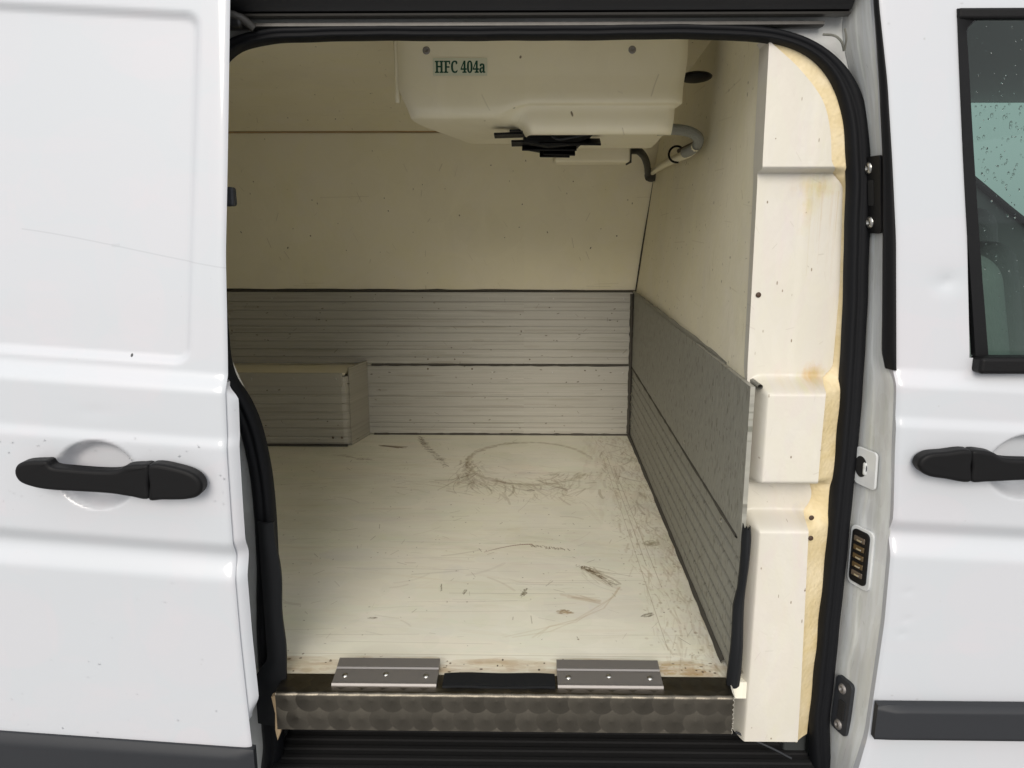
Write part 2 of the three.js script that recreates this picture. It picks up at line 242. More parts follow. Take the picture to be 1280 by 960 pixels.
// engine-turned steel: overlapping burnished discs in rows; each disc's circular grooves tilt the surface along its radius
{
  const n = 512, R = 0.62, cell = 1 / 8, dn = new Uint8Array(n * n * 4), dr = new Uint8Array(n * n * 4), dc = new Uint8Array(n * n * 4);
  for (let j = 0; j < n; j++) for (let i = 0; i < n; i++) {
    const u = i / n / cell, v = j / n / cell; let best = null;
    for (let a = Math.floor(u) - 1; a <= Math.floor(u) + 1; a++) for (let b = Math.floor(v) - 2; b <= Math.floor(v) + 1; b++) {
      const cx = a + 0.5 + (b & 1 ? 0.25 : -0.25), cy = b + 0.5, dx = u - cx, dy = v - cy, q = Math.hypot(dx, dy);
      if (q < R && (!best || cy > best.cy || (cy === best.cy && cx > best.cx))) best = { dx, dy, q, cx, cy, a: ((a % 8) + 8) % 8, b: ((b % 8) + 8) % 8 };
    }
    const o = (j * n + i) * 4; let nx = 0, ny = 0, k = 0.5;
    if (best) { const s = Math.sin(best.q * 60) * 0.03 + 0.12; nx = best.dx / (best.q + 1e-3) * s; ny = best.dy / (best.q + 1e-3) * s; k = hash(best.a, best.b, 5) * 0.5 + 0.5 * best.q / R; }
    dn[o] = (nx * 0.5 + 0.5) * 255; dn[o + 1] = (ny * 0.5 + 0.5) * 255; dn[o + 2] = 255; dn[o + 3] = 255;
    dr[o] = dr[o + 1] = dr[o + 2] = (0.6 + 0.3 * k) * 255; dr[o + 3] = 255;
    const g = 0.37 + 0.06 * k + 0.03 * hash(i, j, 9); dc[o] = g * 255; dc[o + 1] = g * 0.955 * 255; dc[o + 2] = g * 0.87 * 255; dc[o + 3] = 255;
  }
  const mk = (d, srgb) => { const t = new THREE.DataTexture(d, n, n); t.wrapS = t.wrapT = THREE.RepeatWrapping; t.magFilter = THREE.LinearFilter; t.repeat.set(1 / 0.27, 1 / 0.27); if (srgb) t.colorSpace = THREE.SRGBColorSpace; t.needsUpdate = true; return t; };
  T.swirlN = mk(dn); T.swirlR = mk(dr); T.swirlC = mk(dc, true);
}
// white paint of the doors with road film, one scratch and chips; 1.2 m a side
T.doorLeft = canvasTex(2048, 2048, (c, W) => {                       // x -0.95..-0.35, y 0.5..1.7
  const X = x => (x + 0.95) / 0.6 * W, Y = y => (1.7 - y) / 1.2 * W;
  c.fillStyle = 'rgb(188,192,197)'; c.fillRect(0, 0, W, W);
  for (let i = 0; i < 300; i++) { c.fillStyle = `rgba(200,200,196,${rr(0.004, 0.012)})`; c.beginPath(); c.ellipse(rr(0, W), rr(0, W), rr(20, 300), rr(10, 120), 0, 0, 7); c.fill(); }
  c.lineWidth = 3; c.strokeStyle = 'rgba(170,173,178,.6)'; c.beginPath(); c.moveTo(X(-0.69), Y(1.336)); c.bezierCurveTo(X(-0.6), Y(1.325), X(-0.5), Y(1.298), X(-0.395), Y(1.282)); c.stroke();
  c.fillStyle = 'rgba(172,175,180,.4)'; c.fillRect(X(-0.565), Y(1.316), 40, 8);
  c.fillStyle = 'rgb(40,40,42)'; c.beginPath(); c.ellipse(X(-0.548), Y(1.163), 6, 4, 0, 0, 7); c.fill();
  for (let i = 0; i < 50; i++) { c.fillStyle = `rgba(150,148,142,${rr(0.06, 0.25)})`; c.beginPath(); c.ellipse(rr(0, W), rr(W * 0.3, W), rr(1, 4), rr(0.6, 2), 0, 0, 7); c.fill(); }
}, true, false);
T.paint = canvasTex(1024, 1024, (c, W) => {
  c.fillStyle = 'rgb(188,192,197)'; c.fillRect(0, 0, W, W);
  for (let i = 0; i < 200; i++) { c.fillStyle = `rgba(200,200,196,${rr(0.004, 0.012)})`; c.beginPath(); c.ellipse(rr(0, W), rr(0, W), rr(20, 200), rr(10, 90), 0, 0, 7); c.fill(); }
  for (let i = 0; i < 60; i++) { c.fillStyle = `rgba(120,118,112,${rr(0.06, 0.25)})`; c.beginPath(); c.ellipse(rr(0, W), rr(0, W), rr(0.8, 2.4), rr(0.6, 1.8), 0, 0, 7); c.fill(); }
});
T.jamb = canvasTex(512, 1024, (c, W, H) => {                         // grubby paint on the pillar
  c.fillStyle = 'rgb(204,207,208)'; c.fillRect(0, 0, W, H);
  for (let i = 0; i < 500; i++) { c.fillStyle = `rgba(130,128,120,${rr(0.01, 0.07)})`; c.beginPath(); c.ellipse(rr(0, W), rr(0, H), rr(5, 50), rr(20, 120), 0, 0, 7); c.fill(); }
  for (let i = 0; i < 90; i++) { c.strokeStyle = `rgba(90,88,80,${rr(0.05, 0.3)})`; c.lineWidth = rr(1, 3); const x = rr(0, W), y = rr(0, H); c.beginPath(); c.moveTo(x, y); c.lineTo(x + rr(-10, 10), y + rr(-30, 30)); c.stroke(); }
});
T.sticker = canvasTex(512, 160, (c, W, H) => {
  c.fillStyle = 'rgb(216,217,193)'; c.fillRect(0, 0, W, H);
}, true, false);

const rep = (t, a, b) => { const q = t.clone(); q.repeat.set(a, b); q.needsUpdate = true; return q; };

// ---------- materials ----------
const S = o => new THREE.MeshStandardMaterial(o), P = o => new THREE.MeshPhysicalMaterial(o);
const lin = (r, g, b) => new THREE.Color().setRGB(r, g, b);
const M = {
  doorPaint: P({ map: T.doorLeft, roughness: 0.4, clearcoat: 0.8, clearcoatRoughness: 0.08 }),
  paint: P({ map: T.paint, roughness: 0.4, clearcoat: 0.8, clearcoatRoughness: 0.08 }),
  jamb: P({ map: T.jamb, roughness: 0.5, clearcoat: 0.35, clearcoatRoughness: 0.3 }),
  black: P({ color: lin(0.006, 0.006, 0.0065), roughness: 0.5, specularIntensity: 0.35, bumpMap: T.grain, bumpScale: 0.0002 }),
  trim: P({ color: lin(0.022, 0.024, 0.028), roughness: 0.55, specularIntensity: 0.7, bumpMap: T.grain, bumpScale: 0.00015 }),
  rubber: P({ color: lin(0.006, 0.0065, 0.008), roughness: 0.6, specularIntensity: 0.35, bumpMap: T.fine, bumpScale: 0.0004 }),
  blueRubber: P({ color: lin(0.011, 0.012, 0.0135), roughness: 0.6, specularIntensity: 0.35, bumpMap: T.fine, bumpScale: 0.0005 }),
  step: S({ color: lin(0.0045, 0.0045, 0.005), roughness: 0.85, bumpMap: T.grain, bumpScale: 0.0004 }),
  rail: S({ color: lin(0.06, 0.057, 0.052), roughness: 0.4, metalness: 0.3, bumpMap: T.fine, bumpScale: 0.0004 }),
  darkRail: S({ color: lin(0.008, 0.008, 0.009), roughness: 0.45 }),
  floor: S({ map: T.floor, roughness: 0.62, bumpMap: T.fine, bumpScale: 0.0006 }),
  lining: S({ map: T.lining, roughness: 0.45, bumpMap: T.fine, bumpScale: 0.0006 }),
  bulk: S({ map: T.bulk, roughness: 0.5, bumpMap: T.fine, bumpScale: 0.0012 }),
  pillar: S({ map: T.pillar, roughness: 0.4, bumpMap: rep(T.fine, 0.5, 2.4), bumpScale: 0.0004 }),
  unit: S({ map: T.lining, roughness: 0.42 }),
  foam: S({ map: T.foam, roughness: 0.85, bumpMap: T.grain, bumpScale: 0.001 }),
  stain: S({ color: lin(0.46, 0.32, 0.17), roughness: 0.8 }),
  brown: S({ color: lin(0.05, 0.025, 0.012), roughness: 0.6 }),
  mastic: S({ color: lin(0.07, 0.064, 0.052), roughness: 0.8, bumpMap: T.fine, bumpScale: 0.001 }),
  alu: S({ map: T.alu, roughness: 0.5, metalness: 0.3, bumpMap: T.fine, bumpScale: 0.0003 }),
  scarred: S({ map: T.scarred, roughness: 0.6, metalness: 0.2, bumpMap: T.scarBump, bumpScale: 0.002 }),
  boxAlu: S({ map: T.alu, color: lin(0.98, 0.96, 0.92), roughness: 0.45, metalness: 0.12, bumpMap: T.fine, bumpScale: 0.0006 }),
  steel: S({ map: T.swirlC, roughness: 0.5, roughnessMap: T.swirlR, normalMap: T.swirlN, normalScale: new THREE.Vector2(1, 1), metalness: 1 }),
  bracket: S({ color: lin(0.29, 0.275, 0.265), roughness: 0.52, metalness: 0.8, bumpMap: T.fine, bumpScale: 0.0003 }),
  screw: S({ color: lin(0.5, 0.49, 0.46), roughness: 0.3, metalness: 1 }),
  oldScrew: S({ color: lin(0.16, 0.13, 0.1), roughness: 0.5, metalness: 0.7 }),
  hole: S({ color: lin(0.004, 0.004, 0.004), roughness: 0.9 }),
  wood: S({ color: lin(0.48, 0.36, 0.22), roughness: 0.8, bumpMap: T.scarBump, bumpScale: 0.001 }),
  sticker: S({ map: T.sticker, roughness: 0.4 }),
  green: S({ color: lin(0.002, 0.062, 0.034), roughness: 0.5 }),
  hose: S({ color: lin(0.3, 0.3, 0.26), roughness: 0.6, bumpMap: T.fine, bumpScale: 0.003 }),
  brass: S({ color: lin(0.16, 0.12, 0.07), roughness: 0.4, metalness: 0.9 }),
  glass: P({ color: lin(0.48, 0.6, 0.555), transmission: 1, thickness: 0, roughness: 0.02, ior: 1.5, side: THREE.DoubleSide }),
  water: P({ color: 0xffffff, transmission: 1, thickness: 0.002, roughness: 0.02, ior: 1.33 }),
  seat: S({ color: lin(0.27, 0.28, 0.28), roughness: 0.9, bumpMap: T.grain, bumpScale: 0.001 }),
  headliner: S({ color: lin(0.55, 0.56, 0.55), roughness: 0.9 }),
  cabTrim: S({ color: lin(0.035, 0.04, 0.04), roughness: 0.7 }),
  farTrim: S({ color: lin(0.3, 0.33, 0.32), roughness: 0.8 }),
  ground: S({ map: T.asphalt, roughness: 0.9, bumpMap: T.fine, bumpScale: 0.004 }),
  outer: S({ color: 0xe7e8e9, roughness: 0.4 }),
};

// ---------- ground ----------
{
  const g = new THREE.PlaneGeometry(400, 400); g.rotateX(-Math.PI / 2); for (let i = 0; i < g.attributes.uv.count; i++) g.attributes.uv.setXY(i, g.attributes.position.getX(i) / 1.5, g.attributes.position.getZ(i) / 1.5);
  const m = add('ground', g, M.ground, scene, 'grey concrete yard under the white van'); m.userData.kind = 'structure'; m.position.z = 30;
}

// ---------- the van ----------
const van = new THREE.Group(); van.name = 'refrigerated_van'; scene.add(van);
van.userData = { label: 'white refrigerated delivery van seen through its open side door', category: 'van' };
const sub = name => { const g = new THREE.Group(); g.name = name; van.add(g); return g; };

// body shell: side sheet with the door opening, roof, far side, tail, underside
const sealLine = [[-0.436, 0.36], [-0.434, 0.46], [-0.43, 0.66], [-0.4215, 0.79], [-0.4195, 0.87], [-0.4195, 0.92], [-0.4275, 1.0], [-0.443, 1.06], [-0.468, 1.11], [-0.475, 1.2], [-0.476, 1.42], [-0.47, 1.5], [-0.45, 1.558], [-0.415, 1.59], [-0.365, 1.603], [-0.3, 1.6065], [0, 1.607], [0.29, 1.6065], [0.36, 1.599], [0.422, 1.572], [0.464, 1.521], [0.484, 1.438], [0.4935, 1.33], [0.5055, 1.1], [0.5065, 0.82], [0.505, 0.53], [0.503, 0.36]];
const sealCurve = new THREE.CatmullRomCurve3([...sealLine, [0.3, 0.335], [0, 0.332], [-0.3, 0.335]].map(p => new THREE.Vector3(p[0], p[1], -0.09)), true, 'centripetal');
{
  const s = new THREE.Shape([[-2.3, 0.22], [0.555, 0.22], [0.555, 1.9], [-2.3, 1.9]].map(p => new THREE.Vector2(...p)));
  s.holes.push(new THREE.Path(sealCurve.getPoints(240).map(p => new THREE.Vector2(p.x, p.y))));
  const g = new THREE.ExtrudeGeometry(s, { depth: 0.012, bevelEnabled: false }); g.translate(0, 0, -0.108);
  add('body_side', metric(g), M.jamb, van);
  const shell = [box(-2.3, 2.5, 1.86, 1.9, -1.86, 0.0, 0.01), box(-2.3, 0.42, 0.3, 1.87, -1.86, -1.82, 0.01), box(-2.34, -2.3, 0.22, 1.9, -1.86, -0.09, 0.01), box(-2.3, 1.7, 0.22, 0.3, -1.86, -0.11, 0.01), box(0.42, 2.4, 0.3, 1.12, -1.86, -1.82, 0.01), box(0.42, 1.15, 1.12, 1.87, -1.86, -1.82, 0.01)];
  add('body_shell', mergeGeometries(shell), M.outer, van);
  add('roof_side', box(-2.3, 1.7, 1.668, 1.87, -0.09, -0.02, 0.012), M.outer, van);
}
// door rail over the opening: steps of a rolled steel channel
{
  const railGroup = sub('door_rail');
  add('channel', extrudeX([[-0.093, 1.6695], [-0.093, 1.632], [-0.075, 1.628], [-0.062, 1.6295], [-0.058, 1.634], [-0.05, 1.642], [-0.04, 1.646], [-0.035, 1.66], [-0.035, 1.6695]], -1.6, 0.446), M.darkRail, railGroup);
  add('rail_lip', extrudeX([[-0.092, 1.626], [-0.074, 1.6225], [-0.064, 1.624], [-0.062, 1.6265], [-0.074, 1.6265], [-0.092, 1.6295]], -1.6, 0.446), M.rail, railGroup);
  add('gutter', extrudeX([[-0.094, 1.612], [-0.08, 1.611], [-0.074, 1.613], [-0.075, 1.6175], [-0.085, 1.6195], [-0.094, 1.6195]], -1.6, 0.415), M.rail, railGroup);
  add('roller_arm', tube([[-0.6, 1.628, -0.05], [-0.44, 1.627, -0.05], [-0.392, 1.62, -0.055], [-0.378, 1.609, -0.066]], 0.006, 24), M.rail, railGroup);
  add('roller_bracket', box(-0.6, -0.39, 1.607, 1.621, -0.07, -0.05, 0.005), M.darkRail, railGroup);
  add('wire', tube([[0.414, 1.6, -0.075], [0.428, 1.596, -0.066], [0.437, 1.588, -0.065], [0.444, 1.578, -0.072]], 0.0016, 16, 6), M.hose, railGroup);
  add('wire', tube([[0.442, 1.606, -0.07], [0.443, 1.594, -0.065], [0.445, 1.578, -0.072]], 0.0015, 12, 6), M.hose, railGroup);
}
// black door seal: a ribbed bulb swept round the opening
{
  const n = 420, pts = sealCurve.getSpacedPoints(n).slice(0, n), prof = [[-1, -0.006], [-0.96, 0.006], [-0.7, 0.014], [-0.4, 0.017], [-0.2, 0.0125], [-0.02, 0.0155], [0.35, 0.0185], [0.7, 0.014], [0.95, 0.005], [1, -0.006]];
  const pos = [], uv = [], idx = [], m = prof.length; let run = 0;
  for (let i = 0; i <= n; i++) {
    const p = pts[i % n], a = pts[(i + n - 1) % n], b = pts[(i + 1) % n], t = b.clone().sub(a).normalize();
    const hw = mix(0.0172, 0.0098, ss(1.5, 1.6, p.y)); run += i ? p.distanceTo(a) : 0;
    const wob = 0.0003 * Math.sin(run * 31) + 0.0002 * Math.sin(run * 77);
    prof.forEach((q, k) => { pos.push(p.x - t.y * q[0] * hw + wob, p.y + t.x * q[0] * hw + wob, p.z + q[1]); uv.push(run, k * 0.005); });
  }
  for (let i = 0; i < n; i++) for (let k = 0; k < m - 1; k++) { const a = i * m + k, b = a + m; idx.push(a, a + 1, b, a + 1, b + 1, b); }
  const g = new THREE.BufferGeometry(); g.setAttribute('position', new THREE.Float32BufferAttribute(pos, 3)); g.setAttribute('uv', new THREE.Float32BufferAttribute(uv, 2)); g.setIndex(idx); g.computeVertexNormals();
  add('door_seal', g, M.rubber, van);
}

// ---------- cargo room ----------
const uvFloor = p => [(p[0] + 1.1) / 1.5, 1 - (p[2] + 1.6) / 1.55];
add('cargo_floor', sheet(1, 1, (u, v) => [mix(-2.0, 0.39, u), 0.6, mix(-0.066, -1.6, v)], [0, -0.03, 0], uvFloor), M.floor, van);
// far wall: upright to the top of the kick plates, then leaning in, then rounding into the ceiling
const wallProf = [[0.58, -1.56], [1.1, -1.56], [1.2, -1.517], [1.35, -1.447], [1.5, -1.377], [1.6, -1.33]];
const ceilProf = [[1.604, -1.326], [1.64, -1.22], [1.67, -1.05], [1.69, -0.85], [1.7, -0.6], [1.7, -0.11]];
const along = (pr, t) => { const k = Math.min(pr.length - 2, Math.floor(t * (pr.length - 1))), q = t * (pr.length - 1) - k; return [mix(pr[k][0], pr[k + 1][0], q), mix(pr[k][1], pr[k + 1][1], q)]; };
add('cargo_wall', sheet(2, 20, (u, v) => { const [y, z] = along(wallProf, v); return [mix(-2.0, 0.47, u), y, z]; }, [0, 0.005, -0.04], p => [p[0], p[1]]), M.lining, van);
add('ceiling', sheet(2, 20, (u, v) => { const [y, z] = along(ceilProf, v); return [mix(-2.0, 0.5, u), y, z]; }, [0, 0.03, -0.003], p => [p[0], p[2]]), M.lining, van);
add('rear_wall', box(-1.5, -1.465, 0.58, 1.74, -1.6, -0.11, 0.005), M.lining, van);  // out of view; set nearer than the true tail to bounce more light inside
add('ceiling_joint', tube([[-1.6, 1.5985, -1.327], [-0.9, 1.602, -1.325], [-0.3, 1.6035, -1.3245], [0.3, 1.604, -1.324]], 0.0032, 30, 6), M.stain, van, 'brown joint between the far wall and the ceiling');
// bulkhead: upright by the kick plate, opening out a little towards the far top
const bulkX = (y, z) => { const t = cl((-0.07 - z) / 1.49, 0, 1), lower = mix(0.352, 0.381, t), q = cl((y - 1.1) / 0.5, 0, 1); return lower + q * mix(-0.004, 0.03, t) + 0.025 * q * t * (1 - t); };
add('bulkhead', sheet(30, 26, (u, v) => { const y = mix(0.58, 1.72, v), z = mix(-1.57, -0.114, u); return [bulkX(y, z), y, z]; }, [0.03, 0, 0], p => [p[2], p[1]]), M.bulk, van);
add('corner_joint', tube([[0.379, 1.1, -1.553], [0.386, 1.25, -1.487], [0.396, 1.4, -1.417], [0.402, 1.5, -1.371]], 0.0025, 20, 6), M.mastic, van);
// dark mastic lines: floor edges and over the kick plates
const bead = (pts, r, mat = M.mastic, name = 'sealant_bead') => {       // an uneven run of sealant
  const c = new THREE.CatmullRomCurve3(pts.map(V)), n = 60, g = new THREE.TubeGeometry(c, n, r, 6, false), p = g.attributes.position, q = new THREE.Vector3();
  for (let i = 0; i <= n; i++) { const m = c.getPointAt(i / n), k = 0.75 + 0.6 * vnoise(i * 0.7, 0, 9999, 9999, pts.length + Math.round(r * 1e4)); for (let j = 0; j <= 6; j++) { const a = i * 7 + j; q.fromBufferAttribute(p, a).sub(m).multiplyScalar(k).add(m); p.setXYZ(a, q.x, q.y, q.z); } }
  g.computeVertexNormals(); return add(name, g, mat, van);
};
bead([[-2, 1.108, -1.556], [-0.5, 1.108, -1.556], [0.378, 1.105, -1.554]], 0.006);
bead([[-0.53, 0.601, -1.548], [0, 0.601, -1.548], [0.374, 0.601, -1.548]], 0.006);
bead([[0.37, 0.602, -1.545], [0.36, 0.602, -0.8], [0.346, 0.602, -0.12]], 0.0055);
bead([[0.368, 0.61, -1.541], [0.368, 0.85, -1.541], [0.366, 1.1, -1.541]], 0.006);
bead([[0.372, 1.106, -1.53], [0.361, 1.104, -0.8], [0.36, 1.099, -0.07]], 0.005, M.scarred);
bead([[0.3725, 0.8475, -1.53], [0.3595, 0.8475, -0.8], [0.3455, 0.8475, -0.09]], 0.0035);
bead([[-0.53, 0.8525, -1.546], [0, 0.8525, -1.547], [0.37, 0.8525, -1.547]], 0.0042);

// aluminium kick planks: an extruded section with raised bands and grooves, riveted on
function plankProf(y0, y1, t, bands) {                                  // [z offset, y]
  const pr = [[0, y0], [t * 0.6, y0]]; const h = y1 - y0;
  for (let i = 0; i < bands.length; i++) {
    const a = y0 + h * (i ? bands[i - 1] : 0), b = y0 + h * bands[i], up = i % 3 === 1 ? t : t * 0.93;
    pr.push([up, a + 0.0009], [up, b - 0.0022], [t * 0.74, b - 0.0019], [t * 0.74, b - 0.0002]);
  }
  pr.push([t * 0.7, y1 - 0.0002], [0, y1]); return pr;
}
const rivetGeo = (() => { const g = new THREE.LatheGeometry([[0.0001, 0.0022], [0.002, 0.002], [0.0035, 0.0012], [0.0042, 0]].map(p => new THREE.Vector2(...p)), 12); g.rotateX(Math.PI / 2); return g; })();
function rivet(x, y, z, parent, mat = M.screw, ry = 0, s = 1) { const m = add('rivet', rivetGeo, mat, parent); m.position.set(x, y, z); m.rotation.y = ry; m.scale.setScalar(s); return m; }
{
  const z0 = -1.556, up = add('kick_plank', extrudeX(plankProf(0.856, 1.104, 0.012, [0.1, 0.21, 0.32, 0.44, 0.53, 0.63, 0.75, 0.87, 1]), -2.0, 0.369, z0), M.alu, van, 'upper ribbed aluminium kick plank on the far wall');
  const lo = add('kick_plank', extrudeX(plankProf(0.605, 0.849, 0.012, [0.1, 0.17, 0.27, 0.4, 0.56, 0.75, 1]), -0.549, 0.371, z0), M.alu, van, 'lower ribbed aluminium kick plank on the far wall');
  for (const x of [-0.863, -0.512, -0.12, 0.1, 0.34]) { rivet(x, 1.083, z0 + 0.0098, up); rivet(x + 0.01, 0.884, z0 + 0.0095, up); }
  for (const x of [-0.333, -0.24, 0.02]) rivet(x, 0.872, z0 + 0.0095, up, M.oldScrew);
  for (const x of [-0.505, -0.11, 0.1, 0.345]) { rivet(x, 0.826, z0 + 0.0098, lo); rivet(x, 0.631, z0 + 0.0098, lo); }
  for (const x of [-0.334, -0.18]) rivet(x, 0.838, z0 + 0.0098, lo, M.oldScrew);
}
// planks on the bulkhead
{
  const slant = (yA, yB, th, nv, gro) => sheet(40, nv, (u, v) => { const y = mix(yA, yB, v), z = mix(-1.548, -0.066, u); return [bulkX(y, z) - th - gro(y) * ss(1, 0.97, u), y, z]; }, [th * 0.9, 0, 0], p => [p[2], p[1]]);
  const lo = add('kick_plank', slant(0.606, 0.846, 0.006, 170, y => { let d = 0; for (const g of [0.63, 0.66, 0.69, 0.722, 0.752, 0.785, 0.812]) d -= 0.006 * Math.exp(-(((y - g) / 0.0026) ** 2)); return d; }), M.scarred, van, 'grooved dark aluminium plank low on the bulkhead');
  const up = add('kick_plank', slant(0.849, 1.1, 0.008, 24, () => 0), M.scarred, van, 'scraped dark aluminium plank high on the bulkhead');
  for (const [y, z] of [[0.83, -0.2], [0.83, -0.75], [0.83, -1.25]]) rivet(bulkX(y, z) - 0.0062, y, z, lo, M.screw, -Math.PI / 2);
  for (const [y, z] of [[0.87, -0.55], [0.87, -1.0]]) rivet(bulkX(y, z) - 0.0085, y, z, up, M.screw, -Math.PI / 2);
}
// wheel-arch box on the far left
{
  const wb = sub('wheel_arch_box');
  const prof = [[-1.0, 0], [-0.03, 0], [-0.012, -0.004], [-0.004, -0.012], [0, -0.03], [0.0, -0.15]];
  const loop = [[-2.0, -1.4], [-0.606, -1.4], [-0.592, -1.404], [-0.583, -1.413], [-0.578, -1.43], [-0.548, -1.545]];
  const dense = []; loop.forEach((p, i) => { if (i) for (let k = 1; k <= 4; k++) dense.push([mix(loop[i - 1][0], p[0], k / 4), mix(loop[i - 1][1], p[1], k / 4)]); else dense.push(p); });
  const n = dense.length - 1;
  add('front_panel', sheet(n, 130, (u, v) => { const q = dense[Math.round(u * n)], y = mix(0.606, 0.838, v), g = [0.63, 0.66, 0.69, 0.715, 0.745, 0.775].reduce((d, yy) => d + 0.004 * Math.exp(-(((y - yy) / 0.0028) ** 2)), 0); return [q[0] - 0.0, y, q[1] - g]; }, [-0.004, 0, -0.006], p => [p[0], p[1]]), M.boxAlu, wb);
  add('corner_cap', sheet(8, 8, (u, v) => { const q = dense[n - Math.round(u * 8)]; return [q[0] + 0.003, mix(0.6, 0.866, v), q[1] + 0.003]; }, [-0.004, 0, -0.004]), M.boxAlu, wb);
  add('edge_strip', box(-2.0, -0.598, 0.806, 0.852, -1.402, -1.394, 0.003), M.boxAlu, wb);
  add('top_panel', metric(box(-2.0, -0.592, 0.843, 0.851, -1.555, -1.398, 0.002)), M.lining, wb);
  add('base_strip', box(-2.0, -0.59, 0.6, 0.609, -1.4, -1.393, 0.003), M.mastic, wb);
  for (const x of [-0.9, -0.76, -0.62]) rivet(x, 0.832, -1.3938, wb);
  for (const x of [-0.64, -0.61]) rivet(x, 0.63, -1.3995, wb, M.oldScrew);
}

// ---------- moulded fibreglass pillar by the bulkhead ----------
const pillarRight = poly([[1.602, 0.335], [1.588, 0.351], [1.572, 0.374], [1.553, 0.394], [1.53, 0.416], [1.506, 0.431], [1.47, 0.441], [1.42, 0.4465], [1.405, 0.474], [1.25, 0.483], [1.115, 0.483], [1.1, 0.457], [1.0, 0.4565], [0.938, 0.457], [0.925, 0.468], [0.895, 0.466], [0.878, 0.4485], [0.75, 0.453], [0.49, 0.462]]);
const pillarLeft = poly([[1.6, 0.344], [1.425, 0.346], [1.41, 0.3475], [1.12, 0.351], [1.1, 0.352], [0.94, 0.354], [0.925, 0.358], [0.88, 0.358], [0.49, 0.355]]);
const sealInner = poly([[1.598, 0.34], [1.588, 0.375], [1.575, 0.401], [1.55, 0.43], [1.521, 0.452], [1.48, 0.463], [1.433, 0.4705], [1.353, 0.4775], [1.1, 0.4885], [0.821, 0.4875], [0.36, 0.48]]);
const rb = (x, y, x0, x1, y0, y1, r) => { const dx = Math.max(x0 + r - x, x - x1 + r, 0), dy = Math.max(y0 + r - y, y - y1 + r, 0); return Math.max(Math.hypot(dx, dy) - r, Math.max(x0 - x, x - x1, y0 - y, y - y1) < 0 ? Math.max(x0 - x, x - x1, y0 - y, y - y1) : -9); };
function pillarZ(x, y) {
  const soft = (d, w) => 1 - ss(-w, 0.001, d);
  const A = soft(rb(x, y, 0.1, 0.9, 1.416, 1.9, 0.004), 0.009), C = soft(rb(x, y, 0.352, 0.9, 0.93, 1.108, 0.02), 0.02), D = soft(rb(x, y, 0.354, 0.9, 0.2, 0.886, 0.02), 0.02);
  const h = Math.max(A, C, D), fade = D > 0.001 ? ss(0.45, 0.62, y) : 1;
  return -0.112 + 0.05 * h - 0.003 * h * (1 - fade) + 0.0015 * ss(0.41, 0.425, x) * (1 - h);
}
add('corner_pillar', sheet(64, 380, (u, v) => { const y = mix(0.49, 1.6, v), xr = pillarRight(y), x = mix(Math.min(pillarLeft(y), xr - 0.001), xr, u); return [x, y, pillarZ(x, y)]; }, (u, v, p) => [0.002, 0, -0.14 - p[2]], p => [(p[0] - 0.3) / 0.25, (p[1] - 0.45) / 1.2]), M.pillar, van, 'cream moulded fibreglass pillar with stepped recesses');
add('foam_edge', sheet(6, 300, (u, v) => { const y = mix(0.485, 1.601, v), a = pillarRight(y) - 0.001, b = sealInner(y) + 0.006, x = mix(a, Math.max(b, a + 0.002), u); return [x, y, mix(Math.min(-0.066, pillarZ(a, y) - 0.004), -0.092, Math.pow(u, 0.8)) + 0.0015 * Math.sin(y * 60) * u]; }, [0, 0, -0.006], p => [p[0] * 3, p[1] * 3]), M.foam, van, 'yellowed raw edge of the insulation beside the seal');
for (const [x, y, z] of [[0.36, 1.235, -0.1105], [0.4545, 0.888, -0.07], [0.453, 0.857, -0.062]]) add('screw_hole', new THREE.SphereGeometry(0.0042, 12, 8).scale(1, 1, 0.35).translate(x, y, z), M.brown, van);
// curled rubber flap in front of the kick planks, its torn stub above
{
  const fp = [[0.885, 0.344, 0.352], [0.87, 0.342, 0.3555], [0.8, 0.341, 0.353], [0.765, 0.341, 0.352], [0.755, 0.3365, 0.352], [0.7, 0.336, 0.3525], [0.62, 0.333, 0.354], [0.6, 0.334, 0.353]];
  const L = poly(fp.map(p => [p[0], p[1]])), R = poly(fp.map(p => [p[0], p[2]]));
  add('rubber_flap', sheet(8, 60, (u, v) => { const y = mix(0.602, 0.884 - 0.008 * Math.abs(Math.sin(u * 9)), v), x = mix(L(y), R(y) + 0.001, u); return [x, y, -0.05 + 0.008 * Math.sin(u * Math.PI) + 0.003 * Math.sin(y * 40)]; }, [0, 0, -0.006]), M.blueRubber, van, 'torn dark rubber flap standing before the bulkhead planks');
  add('rubber_flap', sheet(6, 40, (u, v) => { const y = mix(0.52, 0.88, v), x = mix(mix(-0.421, -0.445, ss(0.645, 0.6, y)), -0.391 - 0.004 * ss(0.8, 0.88, y) + 0.0015 * Math.sin(y * 50), u); return [x, y, -0.058 + 0.006 * Math.sin(u * Math.PI)]; }, [0, 0, -0.006]), M.blueRubber, van, 'narrow dark rubber flap at the left end of the sill');
}
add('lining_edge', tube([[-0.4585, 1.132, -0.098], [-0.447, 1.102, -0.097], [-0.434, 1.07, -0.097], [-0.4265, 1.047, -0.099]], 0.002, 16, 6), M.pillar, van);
add('wood_splinter', extrudeZ([[-0.4135, 0.581], [-0.402, 0.583], [-0.4, 0.54], [-0.402, 0.515], [-0.408, 0.5], [-0.411, 0.52], [-0.409, 0.55]], 0.014, 0.001, -0.055, false, 1), M.wood, van, 'splintered pale wood at the left end of the sill');

